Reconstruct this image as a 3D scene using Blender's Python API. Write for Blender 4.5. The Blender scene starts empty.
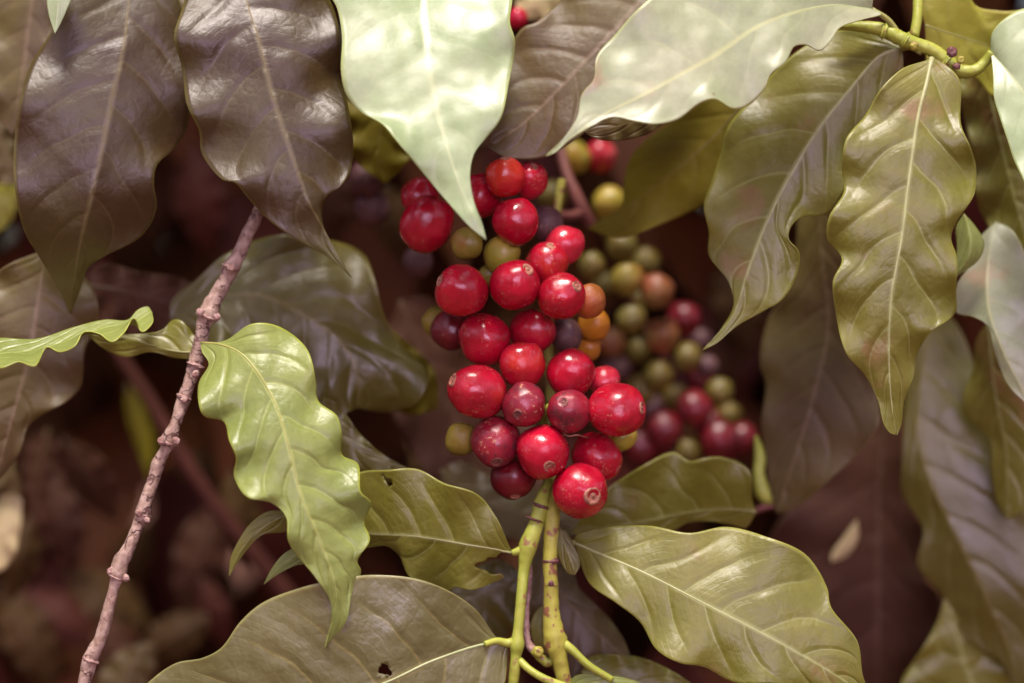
import bpy, bmesh, math, random
from mathutils import Vector, Matrix, noise
random.seed(7)
sc = bpy.context.scene
C = sc.collection
W, H = 1024, 683
LENS = 85.0
FP = LENS/36.0*W
D = 0.65
CZ = 1.3

def P(px, py, d=0.0):
    """pixel and depth in mm beyond the focus plane -> world point (m)"""
    y = D + d*0.001
    return Vector(((px-W/2)/FP*y, d*0.001, CZ-(py-H/2)/FP*y))
MM = D/FP*1000.0        # mm per pixel on the focus plane

# ------------------------------------------------------------ materials
def new_mat(name):
    m = bpy.data.materials.new(name); m.use_nodes = True
    nt = m.node_tree; nt.nodes.clear()
    return m, nt, nt.nodes, nt.links
def N(nodes, t, **k):
    n = nodes.new(t)
    for a, b in k.items(): setattr(n, a, b)
    return n
def mth(nt, op, a, b=None, c=None, clamp=False):
    n = nt.nodes.new('ShaderNodeMath'); n.operation = op; n.use_clamp = clamp
    for i, v in enumerate((a, b, c)):
        if v is None: continue
        if isinstance(v, (int, float)): n.inputs[i].default_value = v
        else: nt.links.new(v, n.inputs[i])
    return n.outputs[0]
def sstep(nt, v, a, b, o0=0.0, o1=1.0):
    n = nt.nodes.new('ShaderNodeMapRange'); n.interpolation_type = 'SMOOTHSTEP'
    nt.links.new(v, n.inputs[0])
    for i, x in enumerate((a, b, o0, o1)): n.inputs[i+1].default_value = x
    return n.outputs[0]
def mixc(nt, f, a, b, mode='MIX'):
    n = nt.nodes.new('ShaderNodeMix'); n.data_type = 'RGBA'; n.blend_type = mode
    if isinstance(f, (int, float)): n.inputs[0].default_value = f
    else: nt.links.new(f, n.inputs[0])
    for i, v in ((6, a), (7, b)):
        if isinstance(v, tuple): n.inputs[i].default_value = (*v, 1) if len(v) == 3 else v
        else: nt.links.new(v, n.inputs[i])
    return n.outputs[2]

def leaf_mat(name, A, B, vein, edge, rough=0.33, nv=9.0, spec=0.5, trans=0.15, tcol=None, blotch=None, veinamt=0.5, bump=0.35, fine=True, tip=None):
    m, nt, n, l = new_mat(name)
    uv = N(n, 'ShaderNodeUVMap'); uv.uv_map = 'leaf'
    sp = N(n, 'ShaderNodeSeparateXYZ'); l.new(uv.outputs[0], sp.inputs[0])
    u, v = sp.outputs[0], sp.outputs[1]
    a = mth(nt, 'ABSOLUTE', v)
    side = mth(nt, 'MULTIPLY', mth(nt, 'SIGN', v), 0.22)
    tc = N(n, 'ShaderNodeTexCoord')
    wn = N(n, 'ShaderNodeTexNoise'); wn.inputs['Scale'].default_value = 60; wn.inputs['Detail'].default_value = 2
    l.new(tc.outputs['Object'], wn.inputs['Vector'])
    wob = mth(nt, 'MULTIPLY', mth(nt, 'SUBTRACT', wn.outputs[0], 0.5), 0.35)
    t = mth(nt, 'ADD', mth(nt, 'MULTIPLY', mth(nt, 'SUBTRACT', u, mth(nt, 'MULTIPLY', mth(nt, 'POWER', a, 1.3), 0.2)), nv), side)
    t = mth(nt, 'ADD', t, wob)
    fr = mth(nt, 'ABSOLUTE', mth(nt, 'SUBTRACT', mth(nt, 'FRACT', t), 0.5))
    line = sstep(nt, fr, 0.0, 0.05, 1.0, 0.0)
    line = mth(nt, 'MULTIPLY', line, sstep(nt, a, 0.55, 0.92, 1.0, 0.0))
    lines_soft = mth(nt, 'MULTIPLY', sstep(nt, fr, 0.0, 0.22, 1.0, 0.0), sstep(nt, a, 0.6, 1.0, 1.0, 0.0))
    fr2 = mth(nt, 'ABSOLUTE', mth(nt, 'SUBTRACT', mth(nt, 'FRACT', mth(nt, 'ADD', mth(nt, 'MULTIPLY', t, 5.0), mth(nt, 'MULTIPLY', wob, 6.0))), 0.5))
    fineline = mth(nt, 'MULTIPLY', sstep(nt, fr2, 0.0, 0.16, 1.0, 0.0), sstep(nt, wn.outputs[0], 0.35, 0.6))
    mid = sstep(nt, a, 0.0, 0.06, 1.0, 0.0)
    ed = mth(nt, 'MULTIPLY', sstep(nt, a, 0.95, 1.0), sstep(nt, wn.outputs[0], 0.3, 0.6, 0.4, 1.0))
    # blade colour
    n1 = N(n, 'ShaderNodeTexNoise'); n1.inputs['Scale'].default_value = 38; n1.inputs['Detail'].default_value = 5
    l.new(tc.outputs['Object'], n1.inputs['Vector'])
    n2 = N(n, 'ShaderNodeTexNoise'); n2.inputs['Scale'].default_value = 420; n2.inputs['Detail'].default_value = 4; n2.inputs['Roughness'].default_value = 0.7
    l.new(tc.outputs['Object'], n2.inputs['Vector'])
    col = mixc(nt, sstep(nt, n1.outputs[0], 0.35, 0.68), A, B)
    col = mixc(nt, 0.5, col, mixc(nt, n2.outputs[0], (0.55, 0.55, 0.55), (1.45, 1.45, 1.45)), 'MULTIPLY')
    if blotch:
        bn = N(n, 'ShaderNodeTexNoise'); bn.inputs['Scale'].default_value = 55; bn.inputs['Detail'].default_value = 4
        mp = N(n, 'ShaderNodeMapping'); mp.inputs['Location'].default_value = (3.1, 7.7, 1.3)
        l.new(tc.outputs['Object'], mp.inputs[0]); l.new(mp.outputs[0], bn.inputs['Vector'])
        col = mixc(nt, sstep(nt, bn.outputs[0], 0.60, 0.72, 0.0, 0.75), col, blotch)
    # specks
    sv = N(n, 'ShaderNodeTexVoronoi'); sv.inputs['Scale'].default_value = 95
    l.new(tc.outputs['Object'], sv.inputs['Vector'])
    spk = sstep(nt, sv.outputs['Distance'], 0.03, 0.075, 0.55, 0.0)
    wn2 = N(n, 'ShaderNodeTexWhiteNoise'); l.new(sv.outputs['Position'], wn2.inputs['Vector'])
    spk = mth(nt, 'MULTIPLY', spk, sstep(nt, wn2.outputs['Value'], 0.72, 0.8))
    col = mixc(nt, spk, col, (0.16, 0.07, 0.035))
    col = mixc(nt, mth(nt, 'MULTIPLY', fineline, veinamt*0.13), col, vein)
    col = mixc(nt, mth(nt, 'MULTIPLY', line, veinamt), col, vein)
    col = mixc(nt, mth(nt, 'MULTIPLY', mid, 0.6), col, vein)
    col = mixc(nt, mth(nt, 'MULTIPLY', ed, 0.55), col, edge)
    if tip: col = mixc(nt, sstep(nt, u, 0.78, 1.0, 0.0, 0.8), col, tip)
    # bump: reticulate venation + vein grooves
    vo = N(n, 'ShaderNodeTexVoronoi'); vo.feature = 'DISTANCE_TO_EDGE'; vo.inputs['Scale'].default_value = 330
    mpv = N(n, 'ShaderNodeMapping')
    l.new(tc.outputs['Object'], mpv.inputs[0]); l.new(mpv.outputs[0], vo.inputs['Vector'])
    hgt = mth(nt, 'MULTIPLY', mth(nt, 'MINIMUM', vo.outputs['Distance'], 0.25), 0.6 if fine else 0.2)
    hgt = mth(nt, 'ADD', hgt, mth(nt, 'MULTIPLY', n2.outputs[0], 0.5))
    hgt = mth(nt, 'SUBTRACT', hgt, mth(nt, 'MULTIPLY', lines_soft, 0.9))
    n3 = N(n, 'ShaderNodeTexNoise'); n3.inputs['Scale'].default_value = 130; n3.inputs['Detail'].default_value = 3
    l.new(tc.outputs['Object'], n3.inputs['Vector'])
    hgt = mth(nt, 'ADD', hgt, mth(nt, 'MULTIPLY', n3.outputs[0], 0.7))
    hgt = mth(nt, 'SUBTRACT', hgt, mth(nt, 'MULTIPLY', fineline, 0.10))
    bp = N(n, 'ShaderNodeBump'); bp.inputs['Strength'].default_value = bump; bp.inputs['Distance'].default_value = 0.0006
    l.new(hgt, bp.inputs['Height'])
    b = N(n, 'ShaderNodeBsdfPrincipled')
    l.new(col, b.inputs['Base Color']); l.new(bp.outputs[0], b.inputs['Normal'])
    l.new(mth(nt, 'ADD', mth(nt, 'ADD', mth(nt, 'MULTIPLY', n1.outputs[0], 0.26), mth(nt, 'MULTIPLY', n2.outputs[0], 0.16)), rough-0.17), b.inputs['Roughness'])
    b.inputs['Specular IOR Level'].default_value = spec
    tr = N(n, 'ShaderNodeBsdfTranslucent')
    if tcol: tr.inputs[0].default_value = (*tcol, 1)
    else: l.new(col, tr.inputs[0])
    mx = N(n, 'ShaderNodeMixShader'); mx.inputs[0].default_value = trans
    l.new(b.outputs[0], mx.inputs[1]); l.new(tr.outputs[0], mx.inputs[2])
    o = N(n, 'ShaderNodeOutputMaterial'); l.new(mx.outputs[0], o.inputs[0])
    return m

def plain_mat(name, A, B, scale=200, rough=0.5, spec=0.4, bump=0.3, dist=0.0004, spots=None, spot_scale=150, spot_lo=0.62, trans=0.0, stretch=(1, 1, 1)):
    m, nt, n, l = new_mat(name)
    tc = N(n, 'ShaderNodeTexCoord'); mp = N(n, 'ShaderNodeMapping'); mp.inputs['Scale'].default_value = stretch
    l.new(tc.outputs['Object'], mp.inputs[0])
    n1 = N(n, 'ShaderNodeTexNoise'); n1.inputs['Scale'].default_value = scale; n1.inputs['Detail'].default_value = 5
    n1.inputs['Roughness'].default_value = 0.65
    l.new(mp.outputs[0], n1.inputs['Vector'])
    col = mixc(nt, sstep(nt, n1.outputs[0], 0.35, 0.65), A, B)
    if spots:
        n2 = N(n, 'ShaderNodeTexNoise'); n2.inputs['Scale'].default_value = spot_scale; n2.inputs['Detail'].default_value = 3
        mp2 = N(n, 'ShaderNodeMapping'); mp2.inputs['Location'].default_value = (5, 2, 9)
        l.new(tc.outputs['Object'], mp2.inputs[0]); l.new(mp2.outputs[0], n2.inputs['Vector'])
        col = mixc(nt, sstep(nt, n2.outputs[0], spot_lo, spot_lo+0.08), col, spots)
    bp = N(n, 'ShaderNodeBump'); bp.inputs['Strength'].default_value = bump; bp.inputs['Distance'].default_value = dist
    l.new(n1.outputs[0], bp.inputs['Height'])
    b = N(n, 'ShaderNodeBsdfPrincipled')
    l.new(col, b.inputs['Base Color']); l.new(bp.outputs[0], b.inputs['Normal'])
    b.inputs['Roughness'].default_value = rough; b.inputs['Specular IOR Level'].default_value = spec
    o = N(n, 'ShaderNodeOutputMaterial'); l.new(b.outputs[0], o.inputs[0])
    return m

def cherry_mat(name, A, B, blush=None, rough=0.13, russet=0.30, blush_lo=0.5, blotch=None):
    """A skin, B second tone, blush towards the stalk end, pale russet lenticels"""
    m, nt, n, l = new_mat(name)
    tc = N(n, 'ShaderNodeTexCoord'); oi = N(n, 'ShaderNodeObjectInfo')
    ad = N(n, 'ShaderNodeVectorMath'); ad.operation = 'ADD'
    sc_ = N(n, 'ShaderNodeVectorMath'); sc_.operation = 'SCALE'; sc_.inputs['Scale'].default_value = 3.0
    cb = N(n, 'ShaderNodeCombineXYZ')
    for i in range(3): l.new(oi.outputs['Random'], cb.inputs[i])
    l.new(cb.outputs[0], sc_.inputs[0]); l.new(tc.outputs['Object'], ad.inputs[0]); l.new(sc_.outputs[0], ad.inputs[1])
    co = ad.outputs[0]
    def noi(s, d=4, r=0.6):
        q = N(n, 'ShaderNodeTexNoise'); q.inputs['Scale'].default_value = s; q.inputs['Detail'].default_value = d; q.inputs['Roughness'].default_value = r
        l.new(co, q.inputs['Vector']); return q.outputs[0]
    big = noi(110, 3)
    col = mixc(nt, sstep(nt, big, 0.35, 0.65), A, B)
    if blush:
        col = mixc(nt, sstep(nt, noi(75, 2), blush_lo-0.08, blush_lo+0.14), col, blush)
    if blotch:
        col = mixc(nt, sstep(nt, noi(190, 5, 0.75), 0.52, 0.62, 0, 0.85), col, blotch)
    fine = noi(1100, 3, 0.65)
    lent = sstep(nt, fine, 0.56, 0.66, 0.0, russet)
    patch = sstep(nt, noi(160, 3), 0.48, 0.66)
    col = mixc(nt, mth(nt, 'MULTIPLY', lent, patch), col, (0.62, 0.36, 0.20))
    b = N(n, 'ShaderNodeBsdfPrincipled')
    l.new(col, b.inputs['Base Color'])
    hv = N(n, 'ShaderNodeHueSaturation'); 
    bp = N(n, 'ShaderNodeBump'); bp.inputs['Strength'].default_value = 0.35; bp.inputs['Distance'].default_value = 0.00035
    l.new(mth(nt, 'ADD', mth(nt, 'MULTIPLY', noi(330, 4, 0.6), 1.0), mth(nt, 'MULTIPLY', fine, 0.25)), bp.inputs['Height'])
    l.new(bp.outputs[0], b.inputs['Normal'])
    l.new(sstep(nt, noi(260, 4), 0.3, 0.75, rough, rough+0.24), b.inputs['Roughness'])
    b.inputs['Specular IOR Level'].default_value = 0.5
    b.inputs['Subsurface Weight'].default_value = 0.05
    b.inputs['Subsurface Radius'].default_value = (1.0, 0.25, 0.15)
    b.inputs['Subsurface Scale'].default_value = 0.0015
    o = N(n, 'ShaderNodeOutputMaterial'); l.new(b.outputs[0], o.inputs[0])
    n.remove(hv)
    return m

VG = (0.30, 0.30, 0.09)
YG = (0.30, 0.30, 0.045)
MATNV = {}
LM = {
 'dark':   leaf_mat('leaf_dark_brown_green', (0.042, 0.022, 0.006), (0.054, 0.038, 0.006), (0.13, 0.10, 0.035), (0.17, 0.15, 0.03), tip=(0.10, 0.10, 0.02), rough=0.37, nv=8, spec=0.5, trans=0.05, veinamt=0.22),
 'mauve':  leaf_mat('leaf_mauve_brown', (0.084, 0.052, 0.018), (0.095, 0.072, 0.012), (0.20, 0.14, 0.08), (0.20, 0.15, 0.06), spec=0.4, rough=0.42, nv=8, trans=0.08, veinamt=0.3),
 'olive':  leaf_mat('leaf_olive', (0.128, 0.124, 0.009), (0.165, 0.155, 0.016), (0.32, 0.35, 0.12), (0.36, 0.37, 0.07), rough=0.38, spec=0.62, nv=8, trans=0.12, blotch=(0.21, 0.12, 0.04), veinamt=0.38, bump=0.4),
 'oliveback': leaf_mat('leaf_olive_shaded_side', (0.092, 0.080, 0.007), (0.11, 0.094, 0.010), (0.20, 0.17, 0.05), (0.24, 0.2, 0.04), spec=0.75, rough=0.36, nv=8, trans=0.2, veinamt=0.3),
 'green':  leaf_mat('leaf_fresh_green', (0.20, 0.25, 0.055), (0.27, 0.32, 0.075), (0.44, 0.50, 0.14), (0.50, 0.56, 0.06), rough=0.32, nv=10, trans=0.22, veinamt=0.38, bump=0.4),
 'pale':   leaf_mat('leaf_pale_glossy', (0.28, 0.37, 0.16), (0.35, 0.42, 0.22), (0.50, 0.55, 0.28), (0.50, 0.56, 0.12), rough=0.36, nv=7, trans=0.2, spec=0.8, veinamt=0.15, bump=0.10, blotch=None),
 'paleb':  leaf_mat('leaf_pale_glossy_blotched', (0.29, 0.34, 0.17), (0.36, 0.38, 0.22), (0.54, 0.56, 0.24), (0.50, 0.54, 0.12), rough=0.36, nv=7, trans=0.2, spec=0.8, veinamt=0.15, bump=0.10, blotch=(0.42, 0.28, 0.15)),
 'glow':   leaf_mat('leaf_yellow_green_translucent', (0.42, 0.43, 0.05), (0.48, 0.46, 0.07), (0.40, 0.40, 0.10), (0.6, 0.5, 0.15), rough=0.4, nv=7, trans=0.4, tcol=(0.75, 0.72, 0.08), veinamt=0.3),
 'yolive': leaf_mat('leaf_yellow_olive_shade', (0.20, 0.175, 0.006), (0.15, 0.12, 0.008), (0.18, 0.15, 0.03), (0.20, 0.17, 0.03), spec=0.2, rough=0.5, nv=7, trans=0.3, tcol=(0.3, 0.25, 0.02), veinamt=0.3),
 'shade':  leaf_mat('leaf_shade_brown', (0.046, 0.017, 0.009), (0.056, 0.023, 0.010), (0.09, 0.05, 0.03), (0.08, 0.05, 0.02), spec=0.15, rough=0.55, nv=7, trans=0.05, veinamt=0.3),  # shade of the shrub interior put into the base colour
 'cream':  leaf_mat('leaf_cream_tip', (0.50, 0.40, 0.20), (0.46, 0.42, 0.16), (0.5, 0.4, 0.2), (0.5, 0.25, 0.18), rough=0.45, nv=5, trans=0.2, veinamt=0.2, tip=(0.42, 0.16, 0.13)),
 'shadeol': leaf_mat('leaf_dim_olive', (0.055, 0.028, 0.009), (0.065, 0.036, 0.010), (0.12, 0.08, 0.03), (0.12, 0.08, 0.02), spec=0.15, rough=0.55, nv=7, trans=0.1, veinamt=0.3),  # olive with the interior shade worked into its colour
 'shader': leaf_mat('leaf_dim_red_brown', (0.085, 0.022, 0.015), (0.065, 0.02, 0.012), (0.14, 0.06, 0.03), (0.12, 0.05, 0.02), spec=0.15, rough=0.55, nv=7, trans=0.1, veinamt=0.3),  # red-brown with the interior shade worked into its colour
 'pink':   leaf_mat('leaf_pink_cream_tip', (0.38, 0.20, 0.13), (0.42, 0.36, 0.13), (0.5, 0.4, 0.2), (0.5, 0.2, 0.16), rough=0.45, nv=5, trans=0.2, veinamt=0.2),
}
M_RIB = plain_mat('midrib_yellow_green', (0.26, 0.27, 0.07), (0.32, 0.32, 0.09), rough=0.4)
M_RIBD = plain_mat('midrib_dull', (0.12, 0.085, 0.03), (0.15, 0.11, 0.04), rough=0.45)
M_RIBL = plain_mat('midrib_pale', (0.30, 0.31, 0.13), (0.36, 0.37, 0.17), rough=0.4)
M_RIBP = plain_mat('midrib_blade_pale', (0.33, 0.40, 0.17), (0.38, 0.43, 0.20), rough=0.4)
M_RIBS = plain_mat('midrib_shade', (0.06, 0.035, 0.015), (0.08, 0.05, 0.02), rough=0.5)
RIBS = {'dark': M_RIBD, 'mauve': M_RIBD, 'olive': M_RIBL, 'oliveback': M_RIBD, 'green': M_RIB, 'pale': M_RIBP, 'paleb': M_RIBP, 'glow': M_RIB, 'yolive': M_RIBD, 'shade': M_RIBS, 'pink': M_RIBD, 'cream': M_RIBD, 'shadeol': M_RIBS, 'shader': M_RIBS}
M_STEM = plain_mat('green_stem', (0.36, 0.39, 0.06), (0.26, 0.30, 0.035), scale=150, rough=0.42, spots=(0.24, 0.13, 0.05), spot_scale=300, spot_lo=0.62, bump=0.6)
M_STEMB = plain_mat('yellow_stem_with_brown_bark', (0.36, 0.35, 0.05), (0.27, 0.24, 0.035), scale=150, rough=0.5, spots=(0.20, 0.085, 0.04), spot_scale=330, spot_lo=0.57, bump=0.5)
M_SCAR = plain_mat('node_scar', (0.10, 0.035, 0.035), (0.18, 0.08, 0.06), scale=600, rough=0.6, bump=0.6)
M_BARK = plain_mat('brown_bark', (0.36, 0.22, 0.165), (0.50, 0.34, 0.27), scale=260, rough=0.65, spec=0.3, spots=(0.13, 0.05, 0.038), spot_scale=420, spot_lo=0.59, bump=0.9, dist=0.0006)
def bark_mat():
    m, nt, n, l = new_mat('brown_bark_cracked')
    tc = N(n, 'ShaderNodeTexCoord')
    def noi(s, d=4, r=0.6, loc=0.0):
        mp = N(n, 'ShaderNodeMapping'); mp.inputs['Location'].default_value = (loc, loc, loc)
        q = N(n, 'ShaderNodeTexNoise'); q.inputs['Scale'].default_value = s; q.inputs['Detail'].default_value = d; q.inputs['Roughness'].default_value = r
        l.new(tc.outputs['Object'], mp.inputs[0]); l.new(mp.outputs[0], q.inputs['Vector']); return q
    a = noi(420, 5, .7); b_ = noi(90, 3, .6, 3)
    col = mixc(nt, sstep(nt, a.outputs[0], .35, .65), (0.23, 0.145, 0.10), (0.42, 0.30, 0.235))
    col = mixc(nt, sstep(nt, b_.outputs[0], .52, .7, 0, .55), col, (0.20, 0.09, 0.065))
    wv = N(n, 'ShaderNodeVectorMath'); wv.operation = 'MULTIPLY_ADD'; wv.inputs[1].default_value = (.006, .006, .006)
    l.new(noi(260, 3).outputs[1], wv.inputs[0]); l.new(tc.outputs['Object'], wv.inputs[2])
    mp = N(n, 'ShaderNodeMapping'); mp.inputs['Scale'].default_value = (.75, .75, 1.25); mp.inputs['Rotation'].default_value = (0, .33, 0)
    l.new(wv.outputs[0], mp.inputs[0])
    vo = N(n, 'ShaderNodeTexVoronoi'); vo.feature = 'DISTANCE_TO_EDGE'; vo.inputs['Scale'].default_value = 170
    l.new(mp.outputs[0], vo.inputs['Vector'])
    cr = mth(nt, 'MULTIPLY', sstep(nt, vo.outputs['Distance'], .015, .05, 1, 0), sstep(nt, noi(120, 2, .5, 7).outputs[0], .46, .56))
    col = mixc(nt, mth(nt, 'MULTIPLY', cr, .8), col, (0.09, 0.03, 0.03))
    pit = sstep(nt, noi(700, 2, .5, 5).outputs[0], .66, .72)
    col = mixc(nt, mth(nt, 'MULTIPLY', pit, .7), col, (0.12, 0.05, 0.045))
    h = mth(nt, 'SUBTRACT', a.outputs[0], mth(nt, 'ADD', mth(nt, 'MULTIPLY', cr, .8), mth(nt, 'MULTIPLY', pit, .4)))
    bp = N(n, 'ShaderNodeBump'); bp.inputs['Strength'].default_value = .9; bp.inputs['Distance'].default_value = .0007; l.new(h, bp.inputs['Height'])
    b = N(n, 'ShaderNodeBsdfPrincipled'); l.new(col, b.inputs['Base Color']); l.new(bp.outputs[0], b.inputs['Normal'])
    b.inputs['Roughness'].default_value = .65; b.inputs['Specular IOR Level'].default_value = .3
    o = N(n, 'ShaderNodeOutputMaterial'); l.new(b.outputs[0], o.inputs[0]); return m
M_BARK = bark_mat()
M_BARKD = plain_mat('bark_knots', (0.22, 0.11, 0.085), (0.42, 0.28, 0.23), scale=500, rough=0.7, bump=0.9, dist=0.0006)
M_REDST = plain_mat('reddish_stem', (0.12, 0.035, 0.025), (0.17, 0.055, 0.04), scale=120, rough=0.6)
M_REDSD = plain_mat('reddish_stem_deep', (0.055, 0.016, 0.010), (0.075, 0.022, 0.014), scale=120, rough=0.7, spec=0.2)
M_CALYX = plain_mat('calyx_tan', (0.20, 0.06, 0.04), (0.38, 0.17, 0.10), scale=900, rough=0.6, bump=0.5, spots=(0.10, 0.03, 0.02), spot_scale=900)
M_CALYXD = plain_mat('calyx_dark', (0.10, 0.02, 0.02), (0.20, 0.07, 0.05), scale=900, rough=0.6, bump=0.5)

CM = {  # green, browny, darkred and dull also carry shade of the background bunch
 'red':    cherry_mat('cherry_ripe_red', (0.40, 0.004, 0.022), (0.27, 0.003, 0.014), blotch=None),
 'redb':   cherry_mat('cherry_ripe_red_blotched', (0.40, 0.006, 0.022), (0.26, 0.004, 0.014), blush=(0.44, 0.022, 0.014), blush_lo=0.62, russet=0.42),
 'pinkred':cherry_mat('cherry_pinkish_red', (0.46, 0.02, 0.04), (0.38, 0.01, 0.025), blush=(0.5, 0.10, 0.09), blush_lo=0.6),
 'orangered': cherry_mat('cherry_orange_red', (0.44, 0.010, 0.014), (0.38, 0.006, 0.014), blush=(0.48, 0.035, 0.015), blush_lo=0.55),
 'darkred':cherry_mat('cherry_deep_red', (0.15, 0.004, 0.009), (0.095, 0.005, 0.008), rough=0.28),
 'purple': cherry_mat('cherry_purple_red', (0.17, 0.010, 0.022), (0.26, 0.010, 0.022), blotch=(0.07, 0.018, 0.022), rough=0.25, russet=0.7),
 'dull':   cherry_mat('cherry_drying_purple_grey', (0.07, 0.022, 0.022), (0.10, 0.045, 0.04), rough=0.45, blotch=(0.06, 0.02, 0.03)),
 'yg':     cherry_mat('cherry_yellow_green', (0.28, 0.25, 0.025), (0.36, 0.25, 0.03), blush=(0.38, 0.16, 0.03), blush_lo=0.62, rough=0.3),
 'olive':  cherry_mat('cherry_olive', (0.18, 0.145, 0.015), (0.22, 0.16, 0.02), blush=(0.26, 0.10, 0.02), blush_lo=0.64, rough=0.35),
 'orange': cherry_mat('cherry_orange', (0.36, 0.075, 0.015), (0.30, 0.10, 0.02), blush=(0.45, 0.04, 0.02), blush_lo=0.6, rough=0.3),
 'yellow': cherry_mat('cherry_yellow_orange', (0.42, 0.17, 0.008), (0.34, 0.12, 0.01), rough=0.3),
 'browny': cherry_mat('cherry_brown_orange', (0.17, 0.07, 0.015), (0.20, 0.05, 0.015), blush=(0.2, 0.13, 0.03), blush_lo=0.55, rough=0.4),
 'green':  cherry_mat('cherry_dark_green', (0.105, 0.085, 0.008), (0.13, 0.090, 0.010), rough=0.4),
}

# ------------------------------------------------------------ helpers
def tag(o, label=None, cat=None, group=None, kind=None):
    if label: o['label'] = label
    if cat: o['category'] = cat
    if group: o['group'] = group
    if kind: o['kind'] = kind
    return o
def empty(name, loc, label=None, cat=None, group=None):
    o = bpy.data.objects.new(name, None); C.objects.link(o); o.location = loc
    o.empty_display_size = 0.01
    return tag(o, label, cat, group)
def mesh_obj(name, verts, faces, mat, parent=None, smooth=True, origin=None):
    """verts are world points; the object keeps its origin at the parent's"""
    o0 = origin if origin is not None else (Vector(parent.location) if parent else Vector((0, 0, 0)))
    me = bpy.data.meshes.new(name)
    me.from_pydata([tuple(v-o0) for v in verts], [], faces)
    me.materials.append(mat)
    for p in me.polygons: p.use_smooth = smooth
    o = bpy.data.objects.new(name, me); C.objects.link(o)
    if parent: o.parent = parent
    else: o.location = o0
    return o

def cat_rom(pts, n):
    """resample a polyline of tuples by arc length along a Catmull-Rom curve"""
    P_ = [Vector(p) for p in pts]
    if len(P_) == 2: return [P_[0].lerp(P_[1], i/(n-1)) for i in range(n)]
    ext = [P_[0]*2-P_[1]] + P_ + [P_[-1]*2-P_[-2]]
    dense = []
    for i in range(1, len(ext)-2):
        p0, p1, p2, p3 = ext[i-1], ext[i], ext[i+1], ext[i+2]
        # centripetal
        def dt(a, b): return max((b-a).length, 1e-6)**0.5
        t0 = 0; t1 = t0+dt(p0, p1); t2 = t1+dt(p1, p2); t3 = t2+dt(p2, p3)
        for k in range(16):
            t = t1+(t2-t1)*k/16
            A1 = p0*((t1-t)/(t1-t0))+p1*((t-t0)/(t1-t0))
            A2 = p1*((t2-t)/(t2-t1))+p2*((t-t1)/(t2-t1))
            A3 = p2*((t3-t)/(t3-t2))+p3*((t-t2)/(t3-t2))
            B1 = A1*((t2-t)/(t2-t0))+A2*((t-t0)/(t2-t0))
            B2 = A2*((t3-t)/(t3-t1))+A3*((t-t1)/(t3-t1))
            dense.append(B1*((t2-t)/(t2-t1))+B2*((t-t1)/(t2-t1)))
    dense.append(P_[-1].copy())
    L = [0]
    for a, b in zip(dense, dense[1:]): L.append(L[-1]+(b-a).length)
    out = []; j = 0
    for i in range(n):
        s = L[-1]*i/(n-1)
        while j < len(L)-2 and L[j+1] < s: j += 1
        f = (s-L[j])/max(L[j+1]-L[j], 1e-9)
        out.append(dense[j].lerp(dense[j+1], min(max(f, 0), 1)))
    return out

def tube_geo(path, radii, seg=12, cap=True, jit=0.0, seed=0):
    """path: world points; radii m"""
    V = []; F = []
    n = len(path)
    up = Vector((0, 1, 0))
    for i, p in enumerate(path):
        t = (path[min(i+1, n-1)]-path[max(i-1, 0)]).normalized()
        a = t.cross(up)
        if a.length < 1e-4: a = t.cross(Vector((1, 0, 0)))
        a.normalize(); b = a.cross(t).normalized()
        for k in range(seg):
            an = 2*math.pi*k/seg
            r = radii[i]
            if jit: r *= 1+jit*noise.noise(Vector((math.cos(an)*1.3+seed, math.sin(an)*1.3, i*0.35)))
            V.append(p+a*(math.cos(an)*r)+b*(math.sin(an)*r))
    for i in range(n-1):
        for k in range(seg):
            F.append((i*seg+k, i*seg+(k+1) % seg, (i+1)*seg+(k+1) % seg, (i+1)*seg+k))
    if cap:
        V.append(path[0]); F += [(len(V)-1, (k+1) % seg, k) for k in range(seg)]
        V.append(path[-1]); e = (n-1)*seg; F += [(len(V)-1, e+k, e+(k+1) % seg) for k in range(seg)]
    return V, F
def tube(name, pts, mat, parent, n=40, seg=12, jit=0.0, seed=0):
    """pts: (px, py, depth_mm, radius_px)"""
    c = cat_rom(pts, n)
    c = [(*v,) for v in c]
    path = [P(q[0], q[1], q[2]) for q in c]
    rad = [max(q[3], 0.05)*MM*0.001 for q in c]
    V, F = tube_geo(path, rad, seg, True, jit, seed)
    return mesh_obj(name, V, F, mat, parent)

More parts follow.
